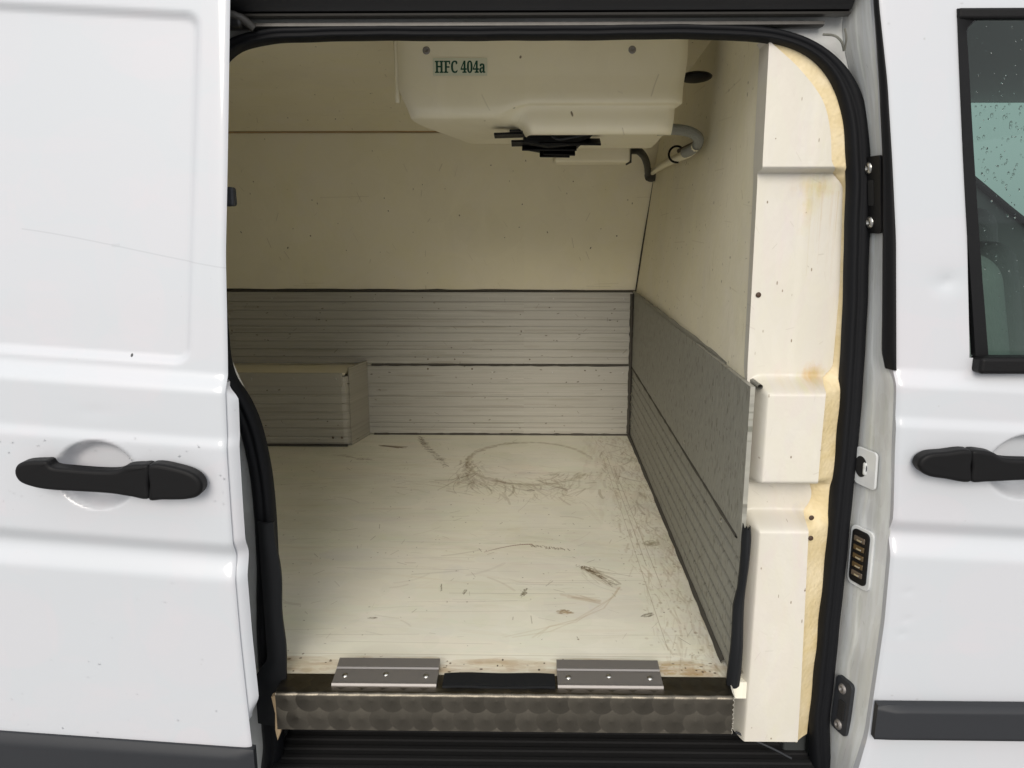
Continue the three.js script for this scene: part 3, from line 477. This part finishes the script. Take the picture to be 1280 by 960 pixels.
// ---------- sill, brackets, step ----------
{
  const sill = sub('sill');
  const pr = [[-0.075, 0.603]]; for (let i = 0; i <= 8; i++) { const a = Math.PI / 2 * (1 - i / 8); pr.push([-0.026 + 0.006 * Math.cos(a), 0.598 + 0.006 * Math.sin(a)]); }
  pr.push([-0.02, 0.537], [-0.0225, 0.5355], [-0.024, 0.537], [-0.024, 0.594], [-0.028, 0.6], [-0.075, 0.6]);
  add('sill_plate', extrudeX(pr.map(p => [p[0], p[1]]), -0.399, 0.3375), M.steel, sill, 'stainless steel sill plate with burnished discs');
  for (const x0 of [-0.312, 0.057]) {
    const b = add('sill_bracket', extrudeX([[-0.102, 0.6035], [-0.102, 0.6165], [-0.0985, 0.618], [-0.078, 0.6145], [-0.0755, 0.6125], [-0.072, 0.6125], [-0.045, 0.6085], [-0.0425, 0.6095], [-0.0395, 0.609], [-0.038, 0.6055], [-0.038, 0.6035]], x0, x0 + 0.171), M.bracket, sill);
    for (const k of [0.018, 0.085, 0.152]) { const s = rivet(x0 + k, 0.6108, -0.06 + (k === 0.085 ? -0.003 : 0.001), b, M.screw, 0, 1.15); s.rotation.x = -Math.PI / 2 + 0.15; s.name = 'screw'; }
  }
  add('rubber_strip', sheet(40, 4, (u, v) => [mix(-0.131, 0.053, u), 0.6075 + 0.001 * Math.sin(u * 9), mix(-0.037, -0.073 - 0.003 * Math.max(0, Math.sin(u * 3.1)), v)], [0, -0.004, 0], p => [p[0], p[2]]), M.blueRubber, sill);
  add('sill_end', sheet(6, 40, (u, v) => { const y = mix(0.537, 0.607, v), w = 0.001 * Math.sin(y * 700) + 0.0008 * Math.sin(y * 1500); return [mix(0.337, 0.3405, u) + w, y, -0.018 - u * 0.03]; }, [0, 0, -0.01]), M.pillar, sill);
  const st = sub('side_step');
  const tread = []; const n = 16; tread.push([-0.4, 0.395]); tread.push([-0.4, 0.43]);
  for (let i = 0; i < n; i++) { const z = -0.4 + 0.4 * i / n; tread.push([z + 0.001, 0.43], [z + 0.004, 0.432], [z + 0.012, 0.432], [z + 0.015, 0.43]); }
  tread.push([0, 0.43], [0.004, 0.425], [0.004, 0.395]);
  add('tread', extrudeX(tread, -0.43, 0.5), M.step, st);
  add('riser', box(-0.43, 0.5, 0.43, 0.57, -0.41, -0.4, 0.003), M.step, st);
  add('under_floor', box(-0.43, 0.33, 0.53, 0.568, -0.4, -0.06, 0.003), M.step, st);
  add('rib', tube([[0.36, 0.5, -0.075], [0.42, 0.48, -0.06], [0.45, 0.466, -0.055]], 0.002, 10, 6), M.trim, st);
}

// ---------- cooling unit under the ceiling ----------
{
  const u = sub('cooling_unit');
  const pA = [[1.66, -0.203], [1.6, -0.203], [1.573, -0.203], [1.566, -0.2025], [1.55, -0.2], [1.53, -0.1955], [1.519, -0.194], [1.511, -0.1955], [1.506, -0.201], [1.503, -0.213], [1.5, -0.24], [1.497, -0.32], [1.495, -0.42], [1.494, -0.5], [1.5, -0.53], [1.54, -0.54], [1.66, -0.54]];
  const pB = [[1.66, -0.203], [1.6, -0.203], [1.573, -0.203], [1.566, -0.2025], [1.553, -0.2], [1.54, -0.196], [1.531, -0.195], [1.527, -0.1975], [1.5245, -0.207], [1.518, -0.208], [1.502, -0.204], [1.489, -0.203], [1.483, -0.207], [1.481, -0.216], [1.49, -0.225], [1.495, -0.5], [1.66, -0.54]];
  const dense = pr => { const c = new THREE.CatmullRomCurve3(pr.map(p => new THREE.Vector3(0, p[0], p[1])), false, 'centripetal'); const o = []; for (let i = 0; i <= 96; i++) o.push(c.getPoint(i / 96)); return o; };
  const A = dense(pA), B = dense(pB), nu = 70, nv = 96;
  const at = (uu, vv) => {
    const k = Math.round(vv * nv), x0 = mix(-0.201, 0.255, uu), b = ss(-0.06, 0.01, x0), y = mix(A[k].y, B[k].y, b), z = mix(A[k].z, B[k].z, b);
    const back = Math.max(0, -0.203 - z), end = Math.pow(1 - uu, 6);
    const xl = -0.201 + 0.02 * ss(1.56, 1.5, y) + 0.26 * back * ss(1.56, 1.5, y), xr = 0.255 - 0.007 * ss(1.6, 1.53, y) - 0.009 * ss(1.528, 1.52, y) - 0.004 * ss(1.52, 1.48, y);
    const e = Math.max(Math.exp(-uu * 46), Math.exp(-(1 - uu) * 60));
    return [mix(xl, xr, uu), y, z - 0.008 * e * (z > -0.25 ? 1 : 0)];
  };
  const g = sheet(nu, nv, at, (uu, vv) => { const p = at(uu, vv); return [(0.02 - p[0]) * 0.02, (1.6 - p[1]) * 0.06 + 0.001, (-0.37 - p[2]) * 0.03]; }, p => [p[0], p[1] + p[2]]);
  add('housing', g, M.unit, u);
  // end plates close the sides
  for (const [uu, nm] of [[0.004, 'end_plate'], [0.996, 'end_plate']]) {
    const pts = []; for (let k = 0; k <= nv; k += 2) pts.push(at(uu, k / nv)); const pos = [], idx = []; pts.forEach(p => pos.push(...p)); const m = pts.length; pos.push(pts[0][0], 1.6, -0.37);
    for (let k = 0; k < m; k++) idx.push(k, (k + 1) % m, m);
    const eg = new THREE.BufferGeometry(); eg.setAttribute('position', new THREE.Float32BufferAttribute(pos, 3)); eg.setAttribute('uv', new THREE.Float32BufferAttribute(pos.filter((_, i) => i % 3 < 2), 2)); eg.setIndex(idx); eg.computeVertexNormals(); add(nm, eg, M.unit, u);
  }
  add('mounting_flange', box(-0.207, -0.199, 1.53, 1.66, -0.222, -0.212, 0.003), M.unit, u);
  for (const x of [-0.154, 0.167]) {
    const s = add('screw', new THREE.LatheGeometry([[0.0001, 0.0012], [0.0016, 0.001], [0.0024, 0.0028], [0.0045, 0.0026], [0.0058, 0.001], [0.0062, 0]].map(p => new THREE.Vector2(...p)), 20).rotateX(Math.PI / 2).translate(x, 1.6065, -0.2035), M.bracket, u);
  }
  const lab = add('sticker', new THREE.PlaneGeometry(0.085, 0.026).translate(-0.1015, 1.582, -0.2018), M.sticker, u, 'pale sticker lettered HFC 404a in green');
  const font = await new FontLoader().loadAsync('fonts/droid/droid_serif_bold.typeface.json');
  const tg = new TextGeometry('HFC 404a', { font, size: 1, depth: 0.02, curveSegments: 8, bevelEnabled: true, bevelSize: 0.022, bevelThickness: 0.01, bevelSegments: 1 }); tg.computeBoundingBox();
  { const b = tg.boundingBox; tg.translate(-(b.min.x + b.max.x) / 2, -(b.min.y + b.max.y) / 2, 0); tg.scale(0.079 / (b.max.x - b.min.x), 0.0185 / (b.max.y - b.min.y), 0.004); tg.translate(-0.1015, 1.582, -0.2017); }
  add('lettering', tg, M.green, u, 'green serif letters HFC 404a');
  // black fan outlet under the lip, its slats broken
  const slat = (x0, x1, y0, y1, z, tilt, d = 0.05) => { const g = box(x0, x1, -0.0018, 0.0018, -d / 2, d / 2, 0.001, 1); g.rotateX(tilt); g.translate(0, (y0 + y1) / 2, z); return g; };
  add('fan_well', extrudeZ([[-0.004, 1.497], [0.125, 1.497], [0.112, 1.485], [0.09, 1.474], [0.04, 1.469], [0.0, 1.476]], 0.16, 0.004, -0.44, false, 2), M.hole, u);
  for (let i = 0; i < 7; i++) { const dy = rr(-0.004, 0.002); add('slat', slat(-0.014 + rr(0, 0.02), 0.135 - i * 0.011 - rr(0, 0.03), 1.488 - i * 0.0026 + dy, 1.488 - i * 0.0026 + dy, -0.25 - i * 0.02, rr(-0.4, 0.9), 0.03).rotateZ(rr(-0.03, 0.03)), M.black, u); }
  add('slat', box(-0.025, 0.02, 1.4895, 1.4925, -0.262, -0.24, 0.001).rotateZ(0), M.black, u);
  add('slat', tube([[0.045, 1.483, -0.25], [0.055, 1.478, -0.25], [0.085, 1.482, -0.245], [0.118, 1.488, -0.24]], 0.0022, 16, 6), M.trim, u);
  add('slat', extrudeZ([[-0.02, 1.474], [0.0, 1.482], [0.004, 1.479], [-0.004, 1.4775]], 0.02, 0.001, -0.33, false, 1), M.black, u);
  add('drain_tray', metric(box(0.06, 0.2145, 1.461, 1.55, -0.62, -0.542, 0.006)), M.unit, u);
  add('tray_edge', box(0.2145, 0.217, 1.46, 1.545, -0.618, -0.544, 0.001), M.mastic, u);
  for (const m of u.children) { m.geometry = m.geometry.clone(); m.geometry.scale(1.17, 1.17, 1.17); m.geometry.translate(0, -0.2295, -0.1836); }
  // pipes
  add('hose', tube([[0.26, 1.519, -0.5], [0.3, 1.52, -0.505], [0.33, 1.515, -0.515], [0.346, 1.505, -0.525], [0.348, 1.495, -0.545], [0.342, 1.487, -0.575], [0.335, 1.484, -0.6]], 0.0105, 50, 12), M.hose, u, 'thick grey insulated hose by the bulkhead');
  add('hose', tube([[0.346, 1.493, -0.54], [0.348, 1.486, -0.6], [0.352, 1.486, -0.7], [0.36, 1.489, -0.85], [0.374, 1.49, -1.1], [0.386, 1.487, -1.33]], 0.0095, 60, 10), M.unit, u, 'thin pale pipe running along the bulkhead to the corner');
  add('cable', tube([[0.35, 1.5, -0.56], [0.354, 1.501, -0.65], [0.362, 1.504, -0.8]], 0.006, 20, 8), M.brown, u);
  add('hose', tube([[0.249, 1.511, -0.868], [0.275, 1.514, -0.9], [0.3, 1.511, -0.97], [0.335, 1.5, -1.12], [0.372, 1.482, -1.33], [0.378, 1.47, -1.36]], 0.0095, 40, 10), M.trim, u, 'short dark hose from the drain tray to the corner');
  add('cable_tie', new THREE.TorusGeometry(0.018, 0.0025, 8, 24, 5).translate(0.352, 1.495, -0.78), M.black, u);
  add('corner_grommet', new THREE.SphereGeometry(0.02, 14, 10).scale(1, 1, 0.6).translate(0.385, 1.478, -1.35), M.mastic, u);
  // black ceiling vent beside it
  const v = sub('ceiling_vent');
  add('vent_cap', new THREE.SphereGeometry(0.031, 32, 16).scale(1, 0.3, 1.3).translate(0.329, 1.616, -0.5), M.black, v);
  add('vent_neck', new THREE.CylinderGeometry(0.012, 0.012, 0.085, 24).translate(0.284, 1.66, -0.56), M.black, v);
  bead([[0.3, 1.697, -0.62], [0.32, 1.698, -0.52], [0.338, 1.698, -0.42], [0.352, 1.696, -0.3], [0.356, 1.694, -0.2]], 0.005, M.brown, 'sealant_bead');
}

// ---------- pillar jamb between the opening and the front door ----------
const jS = poly([[1.7, 0.45], [1.606, 0.452], [1.569, 0.462], [1.521, 0.48], [1.444, 0.499], [1.319, 0.511], [1.1, 0.5235], [0.822, 0.5265], [0.575, 0.5285], [0.35, 0.527]]);
const doorEdge = poly([[1.7, 0.452], [1.625, 0.462], [1.528, 0.482], [1.426, 0.498], [1.321, 0.513], [1.137, 0.531], [1.096, 0.535], [1.024, 0.539], [0.926, 0.547], [0.85, 0.549], [0.745, 0.551], [0.621, 0.547], [0.551, 0.545], [0.493, 0.536], [0.36, 0.515]]);
const jamb = (u, y) => {
  const x0 = jS(y) - 0.004, x1 = doorEdge(y) + 0.001, press = ss(0.9, 0.86, y) * ss(0.5, 0.56, y);
  let z = mix(-0.094, mix(-0.008, -0.036, ss(1.115, 1.15, y)), Math.pow(u, 1.15));
  z += 0.007 * Math.sin(Math.PI * u) * (1 - 0.4 * press) - 0.004 * ss(0.35, 0.5, u) * ss(0.75, 0.62, u);
  z += 0.006 * Math.exp(-(((u - 0.35) / 0.16) ** 2) - (((y - 0.7) / 0.04) ** 2)) - 0.005 * Math.exp(-(((u - 0.45) / 0.2) ** 2) - (((y - 0.635) / 0.03) ** 2)) - 0.005 * Math.exp(-(((u - 0.4) / 0.25) ** 2) - (((y - 0.9) / 0.018) ** 2));
  return [mix(x0, x1, u), y, z];
};
const jg = sub('pillar_jamb');
add('jamb_panel', sheet(26, 240, (u, v) => jamb(u, mix(0.38, 1.668, v)), [0.006, 0, -0.006], (p, u, v) => [u * 0.6, p[1] * 1.2]), M.jamb, jg);
const onJamb = (o, u, y, lift) => {
  const p = V(jamb(u, y)), tu = V(jamb(u + 0.12, y)).sub(V(jamb(u - 0.12, y))).normalize(), ty = V(jamb(u, y + 0.03)).sub(V(jamb(u, y - 0.03))).normalize(), n = tu.clone().cross(ty).normalize(); ty.copy(n.clone().cross(tu));
  o.applyMatrix4(new THREE.Matrix4().makeBasis(tu, ty, n).setPosition(p.addScaledVector(n, lift))); return o;
};
const rrect = (w, h, r) => { const s = new THREE.Shape(); s.moveTo(-w / 2 + r, -h / 2); s.lineTo(w / 2 - r, -h / 2); s.quadraticCurveTo(w / 2, -h / 2, w / 2, -h / 2 + r); s.lineTo(w / 2, h / 2 - r); s.quadraticCurveTo(w / 2, h / 2, w / 2 - r, h / 2); s.lineTo(-w / 2 + r, h / 2); s.quadraticCurveTo(-w / 2, h / 2, -w / 2, h / 2 - r); s.lineTo(-w / 2, -h / 2 + r); s.quadraticCurveTo(-w / 2, -h / 2, -w / 2 + r, -h / 2); return s; };
const plate = (w, h, r, t, b = 0.001) => { const g = new THREE.ExtrudeGeometry(rrect(w, h, r), { depth: t, bevelEnabled: true, bevelSize: b, bevelThickness: b, bevelOffset: -b, bevelSegments: 2, curveSegments: 6 }); return g; };
const capScrew = () => new THREE.LatheGeometry([[0.0001, 0.0015], [0.003, 0.0015], [0.0034, 0.004], [0.006, 0.0042], [0.0072, 0.003], [0.0085, 0.002], [0.0088, 0]].map(p => new THREE.Vector2(...p)), 20).rotateX(Math.PI / 2);
function jPart(name, geo, mat, u, y, lift, label) { return add(name, onJamb(geo, u, y, lift), mat, jg, label); }
jPart('latch_plate', plate(0.05, 0.108, 0.009, 0.005), M.black, 0.55, 1.383, 0.001, 'black upper latch plate on the pillar');
jPart('latch_slot', plate(0.014, 0.036, 0.003, 0.003), M.hole, 0.55, 1.386, 0.0045);
for (const y of [1.421, 1.345]) jPart('screw', capScrew(), M.screw, 0.42, y, 0.006);
jPart('striker_bezel', plate(0.045, 0.06, 0.008, 0.002), M.jamb, 0.4, 0.975, 0.003);
jPart('striker_hole', new THREE.CylinderGeometry(0.0145, 0.0145, 0.006, 24).rotateX(Math.PI / 2).scale(0.9, 1.15, 1), M.hole, 0.3, 0.975, 0.004);
jPart('striker_peg', new THREE.CapsuleGeometry(0.004, 0.014, 6, 12), M.jamb, 0.4, 0.974, 0.005);
jPart('contact_bezel', plate(0.046, 0.1, 0.012, 0.002), M.jamb, 0.45, 0.827, 0.002);
jPart('contact_plate', plate(0.034, 0.088, 0.009, 0.003), M.black, 0.45, 0.828, 0.004, 'dark plate of electric contacts on the pillar');
for (let i = 0; i < 5; i++) { jPart('contact', box(-0.011, 0.011, -0.0045, 0.0045, 0, 0.003, 0.0015), i === 0 || i === 4 ? M.oldScrew : M.brass, 0.45, 0.858 - i * 0.0145, 0.007); jPart('contact', box(-0.004, 0.006, -0.0015, 0.0015, 0, 0.002, 0.0006), M.screw, 0.46, 0.857 - i * 0.0145, 0.0095); }
jPart('latch_plate', plate(0.038, 0.096, 0.01, 0.005), M.trim, 0.38, 0.562, 0.001, 'dark lower latch plate on the pillar');
jPart('latch_slot', plate(0.014, 0.034, 0.003, 0.004), M.hole, 0.43, 0.556, 0.0045);
for (const y of [0.592, 0.527]) jPart('screw', capScrew(), M.bracket, 0.36, y, 0.0055);

// ---------- front door ----------
const fd = sub('front_door');
const bodyProf = yy => 0.011 * (1 - ss(1.113, 1.142, yy)) + 0.004 * (1 - ss(1.054, 1.074, yy)) - 0.01 * (1 - ss(0.89, 0.918, yy)) + 0.0115 * (1 - ss(0.854, 0.893, yy));
const cup = (x, y, cx, cy, rx, ry, d) => { const q = ((x - cx) / rx) ** 2 + ((y - cy) / ry) ** 2; return q < 1 ? -d * Math.pow(ss(0, 0.5, 1 - q), 0.8) : 0; };
const frontZ = (x, y) => {
  let z = bodyProf(y + 0.045 * (x - 0.53)) - 0.012 - Math.max(0, y - 1.14) * 0.02;
  z += cup(x, y, 0.735, 0.998, 0.062, 0.05, 0.028);
  z -= 0.0022 * Math.exp(-(((x - 0.592) / 0.02) ** 2) - (((y - 1.263) / 0.014) ** 2)); z -= 0.0018 * Math.exp(-(((x - 0.592) / 0.008) ** 2) - (((y - 1.262) / 0.005) ** 2));
  for (const [a, b] of [[0.58, 0.8], [0.583, 0.755], [0.578, 0.73]]) z -= 0.0008 * Math.exp(-(((x - a) / 0.008) ** 2) - (((y - b) / 0.006) ** 2));
  return z - 0.004 * Math.exp(-(x - doorEdge(y)) / 0.004);
};
const winLeft = y => mix(0.648, 0.588, cl((y - 1.158) / 0.448, 0, 1)) - 0.012;
{
  const nB = 90, nA = 26, ys = []; for (let i = 0; i <= 220; i++) ys.push(mix(0.36, 1.155, i / 220)); for (let i = 1; i <= 60; i++) ys.push(mix(1.155, 1.611, i / 60)); for (let i = 1; i <= 6; i++) ys.push(mix(1.611, 1.668, i / 6));
  const nv = ys.length - 1, nu = nA + nB;
  add('door_skin', sheet(nu, nv, (u, v) => { const y = ys[Math.round(v * nv)], i = Math.round(u * nu), wl = winLeft(y), x = i <= nA ? mix(doorEdge(y), wl, i / nA) : mix(wl, 1.5, Math.pow((i - nA) / nB, 1.6)); return [x, y, frontZ(x, y)]; }, [0, 0, -0.022], p => [p[0], p[1]], (i, j) => i >= nA && ys[j] >= 1.155 - 1e-6 && ys[j + 1] <= 1.611 + 1e-6 && i < nu - 4), M.paint, fd);
  // black frame round the window, glass, sill strip
  const frameL = sheet(8, 60, (u, v) => { const y = mix(1.158, 1.619, v), o = mix(0.643, 0.567, cl((y - 1.158) / 0.461, 0, 1)) - 0.0 - 0.002 * Math.sin(v * 3.14), inn = o + mix(0.0215, 0.014, v) + 0.03 * Math.pow(ss(0.93, 0.995, v), 2); return [mix(o, inn, u), y, frontZ(0.62, y) + 0.003 - 0.006 * u]; }, [0, 0, -0.012]);
  add('window_frame', frameL, M.black, fd);
  add('window_frame', box(0.568, 1.45, 1.606, 1.62, -0.032, -0.017, 0.004), M.black, fd);
  add('window_sill', box(0.641, 1.45, 1.135, 1.159, -0.022, 0.009, 0.006, 3), M.black, fd);
  const pane = new THREE.Shape([[0.58, 1.615], [1.46, 1.615], [1.46, 1.15], [0.648, 1.15]].map(p => new THREE.Vector2(...p)));
  add('window_pane', new THREE.ShapeGeometry(pane).translate(0, 0, -0.0235), M.glass, fd);
  // rain on the glass
  const drops = []; for (let i = 0; i < 260; i++) { const y = rr(1.17, 1.6), x = rr(0, 0.12) + mix(0.664, 0.592, (y - 1.158) / 0.448), r = rr(0.0005, 0.0011) * (rnd() < 0.12 ? 1.5 : 1); const g = new THREE.SphereGeometry(r, 6, 4, 0, Math.PI * 2, 0, Math.PI / 2); g.rotateX(Math.PI / 2); g.scale(1, rr(0.9, 1.5), 0.6); g.translate(x, y, -0.0233); drops.push(g); }
  const rain = add('raindrops', mergeGeometries(drops), M.water, fd); rain.userData.kind = 'stuff';
  // weather strip on the rear edge
  const wsL = poly([[1.7, 0.45], [1.63, 0.46], [1.531, 0.478], [1.428, 0.493], [1.32, 0.504], [1.208, 0.5145], [1.15, 0.5195], [1.138, 0.5275]]);
  add('weather_strip', sheet(6, 80, (u, v) => { const y = mix(1.137, 1.668, v); return [mix(wsL(y) - 0.001, doorEdge(y) + 0.0025, u), y, mix(-0.024, frontZ(doorEdge(y) + 0.02, y) + 0.002, ss(0, 0.8, u))]; }, [0.004, 0, -0.012]), M.black, fd);
  add('trim_strip', sheet(40, 12, (u, v) => { const x = mix(0.546, 1.5, u), y = mix(0.559, 0.6185, v), e = Math.min(v, 1 - v) * 0.06, q = Math.min(1, Math.min(e, (x - 0.546)) / 0.006); return [x, y, 0.019 + 0.008 * Math.sqrt(Math.max(0, 1 - (1 - q) ** 2))]; }, [0, 0, -0.012], p => [p[0], p[1]]), M.trim, fd);
  const bar = [[0.6335, 1.0285], [0.654, 1.0285], [0.664, 1.026], [0.677, 1.019], [0.688, 1.017], [0.718, 1.016], [0.79, 1.015], [0.799, 1.02], [0.815, 1.02], [0.827, 1.004], [0.82, 0.989], [0.791, 0.983], [0.722, 0.986], [0.66, 0.983], [0.638, 0.9835], [0.6358, 1.005]];
  const cap = [[0.56, 1.007], [0.563, 1.017], [0.573, 1.024], [0.596, 1.027], [0.6328, 1.0285], [0.6351, 1.005], [0.6373, 0.9835], [0.6, 0.987], [0.577, 0.991], [0.565, 0.998]];
  add('door_handle', extrudeZ(bar, 0.024, 0.005, 0.006), M.black, fd); add('handle_cap', extrudeZ(cap, 0.024, 0.0055, 0.006), M.black, fd);
}

// ---------- sliding door, pushed back along the side ----------
const sd = sub('sliding_door');
const sdEdge = poly([[1.67, -0.377], [1.615, -0.381], [1.424, -0.3955], [1.301, -0.4055], [1.165, -0.411], [1.135, -0.4125], [1.1, -0.414], [1.035, -0.4165], [0.94, -0.418], [0.841, -0.419], [0.738, -0.4185], [0.618, -0.4155], [0.5, -0.412]]);
const sdZ = (x, y) => {
  const s = 0.058 * (x + 0.43), yy = y + s;
  const prof = 0.012 * (1 - ss(1.112, 1.141, yy)) + 0.004 * (1 - ss(1.032, 1.052, yy)) - 0.01 * (1 - ss(0.868, 0.896, yy)) + 0.0115 * (1 - ss(0.83, 0.87, yy));
  let z = 0.038 + 0.035 * (x + 0.43) + prof - Math.max(0, y - 1.14) * 0.05;
  const ex = mix(-0.462, -0.417, (y - 1.155) / 0.456), d = -rb(x, yy, -3, ex, 1.148, 1.612, 0.022);     // pressed panel field
  z -= 0.006 * ss(0, 0.011, d);
  z += cup(x, y, -0.607, 0.993, 0.06, 0.051, 0.028);
  z -= 0.0006 * Math.exp(-(((x + 0.6) / 0.025) ** 2) - (((y - 1.085) / 0.009) ** 2));
  return z - 0.004 * Math.exp((x - sdEdge(y)) / 0.004);
};
{
  add('door_skin', sheet(150, 330, (u, v) => { const y = mix(0.42, 1.668, v), e = sdEdge(y), x = e - (e + 1.35) * Math.pow(1 - u, 1.5); return [x, y, sdZ(x, y)]; }, (u, v, p) => [-0.02 * u, 0, -0.028], p => [(p[0] + 0.95) / 0.6, (p[1] - 0.5) / 1.2]), M.doorPaint, sd);
  add('edge_flange', sheet(8, 90, (u, v) => { const y = mix(0.604, 1.126, v), e = sdEdge(y), w = 0.0135 * ss(0.604, 0.64, y) * ss(1.124, 1.1, y) + 0.003; return [e - 0.003 + u * w, y, sdZ(e - 0.02, y) - 0.006 - 0.01 * u * u]; }, [-0.006, 0, -0.012]), M.paint, sd);
  add('trim_strip', sheet(40, 12, (u, v) => { const x = mix(-1.35, -0.409, u), y = mix(0.46, 0.561 - 0.04 * (x + 0.42), v), q = Math.min(1, Math.min((1 - v) * 0.1, -0.409 - x) / 0.006); return [x, y, 0.042 + 0.035 * (x + 0.43) + 0.018 + 0.007 * Math.sqrt(Math.max(0, 1 - (1 - q) ** 2))]; }, [0, 0, -0.012], p => [p[0], p[1]]), M.trim, sd);
  const bar = [[-0.702, 1.006], [-0.698, 1.017], [-0.689, 1.022], [-0.665, 1.024], [-0.655, 1.0235], [-0.65, 1.0165], [-0.626, 1.013], [-0.57, 1.01], [-0.557, 1.012], [-0.546, 1.0175], [-0.528, 1.019], [-0.5151, 1.0185], [-0.5175, 0.99], [-0.5198, 0.97], [-0.546, 0.973], [-0.572, 0.977], [-0.621, 0.98], [-0.656, 0.982], [-0.679, 0.986], [-0.697, 0.994]];
  const cap = [[-0.5145, 1.0185], [-0.474, 1.0145], [-0.452, 1.005], [-0.444, 0.994], [-0.444, 0.982], [-0.452, 0.973], [-0.468, 0.969], [-0.501, 0.968], [-0.519, 0.968], [-0.5168, 0.99]];
  add('door_handle', extrudeZ(bar, 0.024, 0.005, 0.057), M.black, sd); add('handle_cap', extrudeZ(cap, 0.024, 0.0055, 0.057), M.black, sd);
  add('guide_block', box(-0.43, -0.398, 1.366, 1.392, -0.012, 0.004, 0.004), M.trim, sd);
  const drops = []; for (let i = 0; i < 70; i++) { const x = rr(-0.8, -0.42), y = rnd() < 0.5 ? rr(0.57, 0.85) : rr(0.95, 1.05), r = rr(0.0005, 0.0013), g = new THREE.SphereGeometry(r, 6, 4); g.scale(rr(1, 2), rr(0.8, 1.6), 0.6); g.translate(x, y, sdZ(x, y)); drops.push(g); }
  add('raindrops', mergeGeometries(drops), M.water, sd).userData.kind = 'stuff';
}

// ---------- driver's cab seen through the side window ----------
{
  const cab = sub('cab');
  add('cab_bulkhead', box(0.46, 0.5, 0.3, 1.86, -1.8, -0.12, 0.005), M.cabTrim, cab);
  add('headliner', box(0.5, 2.4, 1.745, 1.8, -1.79, -0.05, 0.005), M.headliner, cab);
  const fdoor = new THREE.Shape([[0.5, 0.4], [2.5, 0.4], [2.5, 1.14], [2.0, 1.17], [1.72, 1.36], [1.5, 1.52], [1.36, 1.6], [1.2, 1.74], [0.5, 1.74]].map(p => new THREE.Vector2(...p)));
  add('far_door', new THREE.ExtrudeGeometry(fdoor, { depth: 0.05, bevelEnabled: true, bevelSize: 0.008, bevelThickness: 0.008, bevelSegments: 3 }).translate(0, 0, -1.78), M.farTrim, cab);
  add('window_rim', tube([[1.2, 1.725, -1.71], [1.36, 1.605, -1.71], [1.5, 1.525, -1.71], [1.72, 1.365, -1.71], [2.0, 1.17, -1.71]], 0.012, 30, 8), M.cabTrim, cab);
  const fp = new THREE.Shape([[1.2, 1.75], [1.36, 1.6], [1.5, 1.52], [1.72, 1.36], [2.0, 1.16], [2.4, 1.14], [2.4, 1.75]].map(p => new THREE.Vector2(...p)));
  add('window_pane', new THREE.ShapeGeometry(fp).translate(0, 0, -1.765), M.glass, cab);
  const farRain = []; for (let i = 0; i < 260; i++) { const g = new THREE.SphereGeometry(rr(0.002, 0.006), 6, 4); g.scale(1, rr(0.8, 1.8), 0.5); g.translate(rr(1.45, 2.1), rr(1.3, 1.74), -1.768); farRain.push(g); }
  add('raindrops', mergeGeometries(farRain), M.water, cab).userData.kind = 'stuff';
  add('cab_floor', box(0.5, 2.4, 0.3, 0.42, -1.8, -0.06, 0.01), M.cabTrim, cab);
  add('dashboard', box(2.0, 2.5, 0.6, 1.12, -1.8, -0.05, 0.05), M.cabTrim, cab);
  for (const [x, z] of [[0.94, -0.56], [1.4, -1.26]]) {
    const b = box(-0.07, 0.07, 0, 0.62, -0.24, 0.24, 0.065, 6); b.rotateZ(0.22); b.translate(x, 0.68, z); add('seat_back', b, M.seat, cab);
    const h = box(-0.055, 0.055, 0, 0.18, -0.13, 0.13, 0.052, 6); h.rotateZ(0.2); h.translate(x - 0.09, z < -1 ? 1.2 : 1.215, z); add('headrest', h, M.seat, cab);
    add('seat_cushion', box(x, x + 0.5, 0.6, 0.76, z - 0.25, z + 0.25, 0.06, 4), M.cabTrim, cab);
  }
}

scene.traverse(o => { if (o.isMesh) { o.castShadow = true; o.receiveShadow = true; } });
renderer.render(scene, camera);
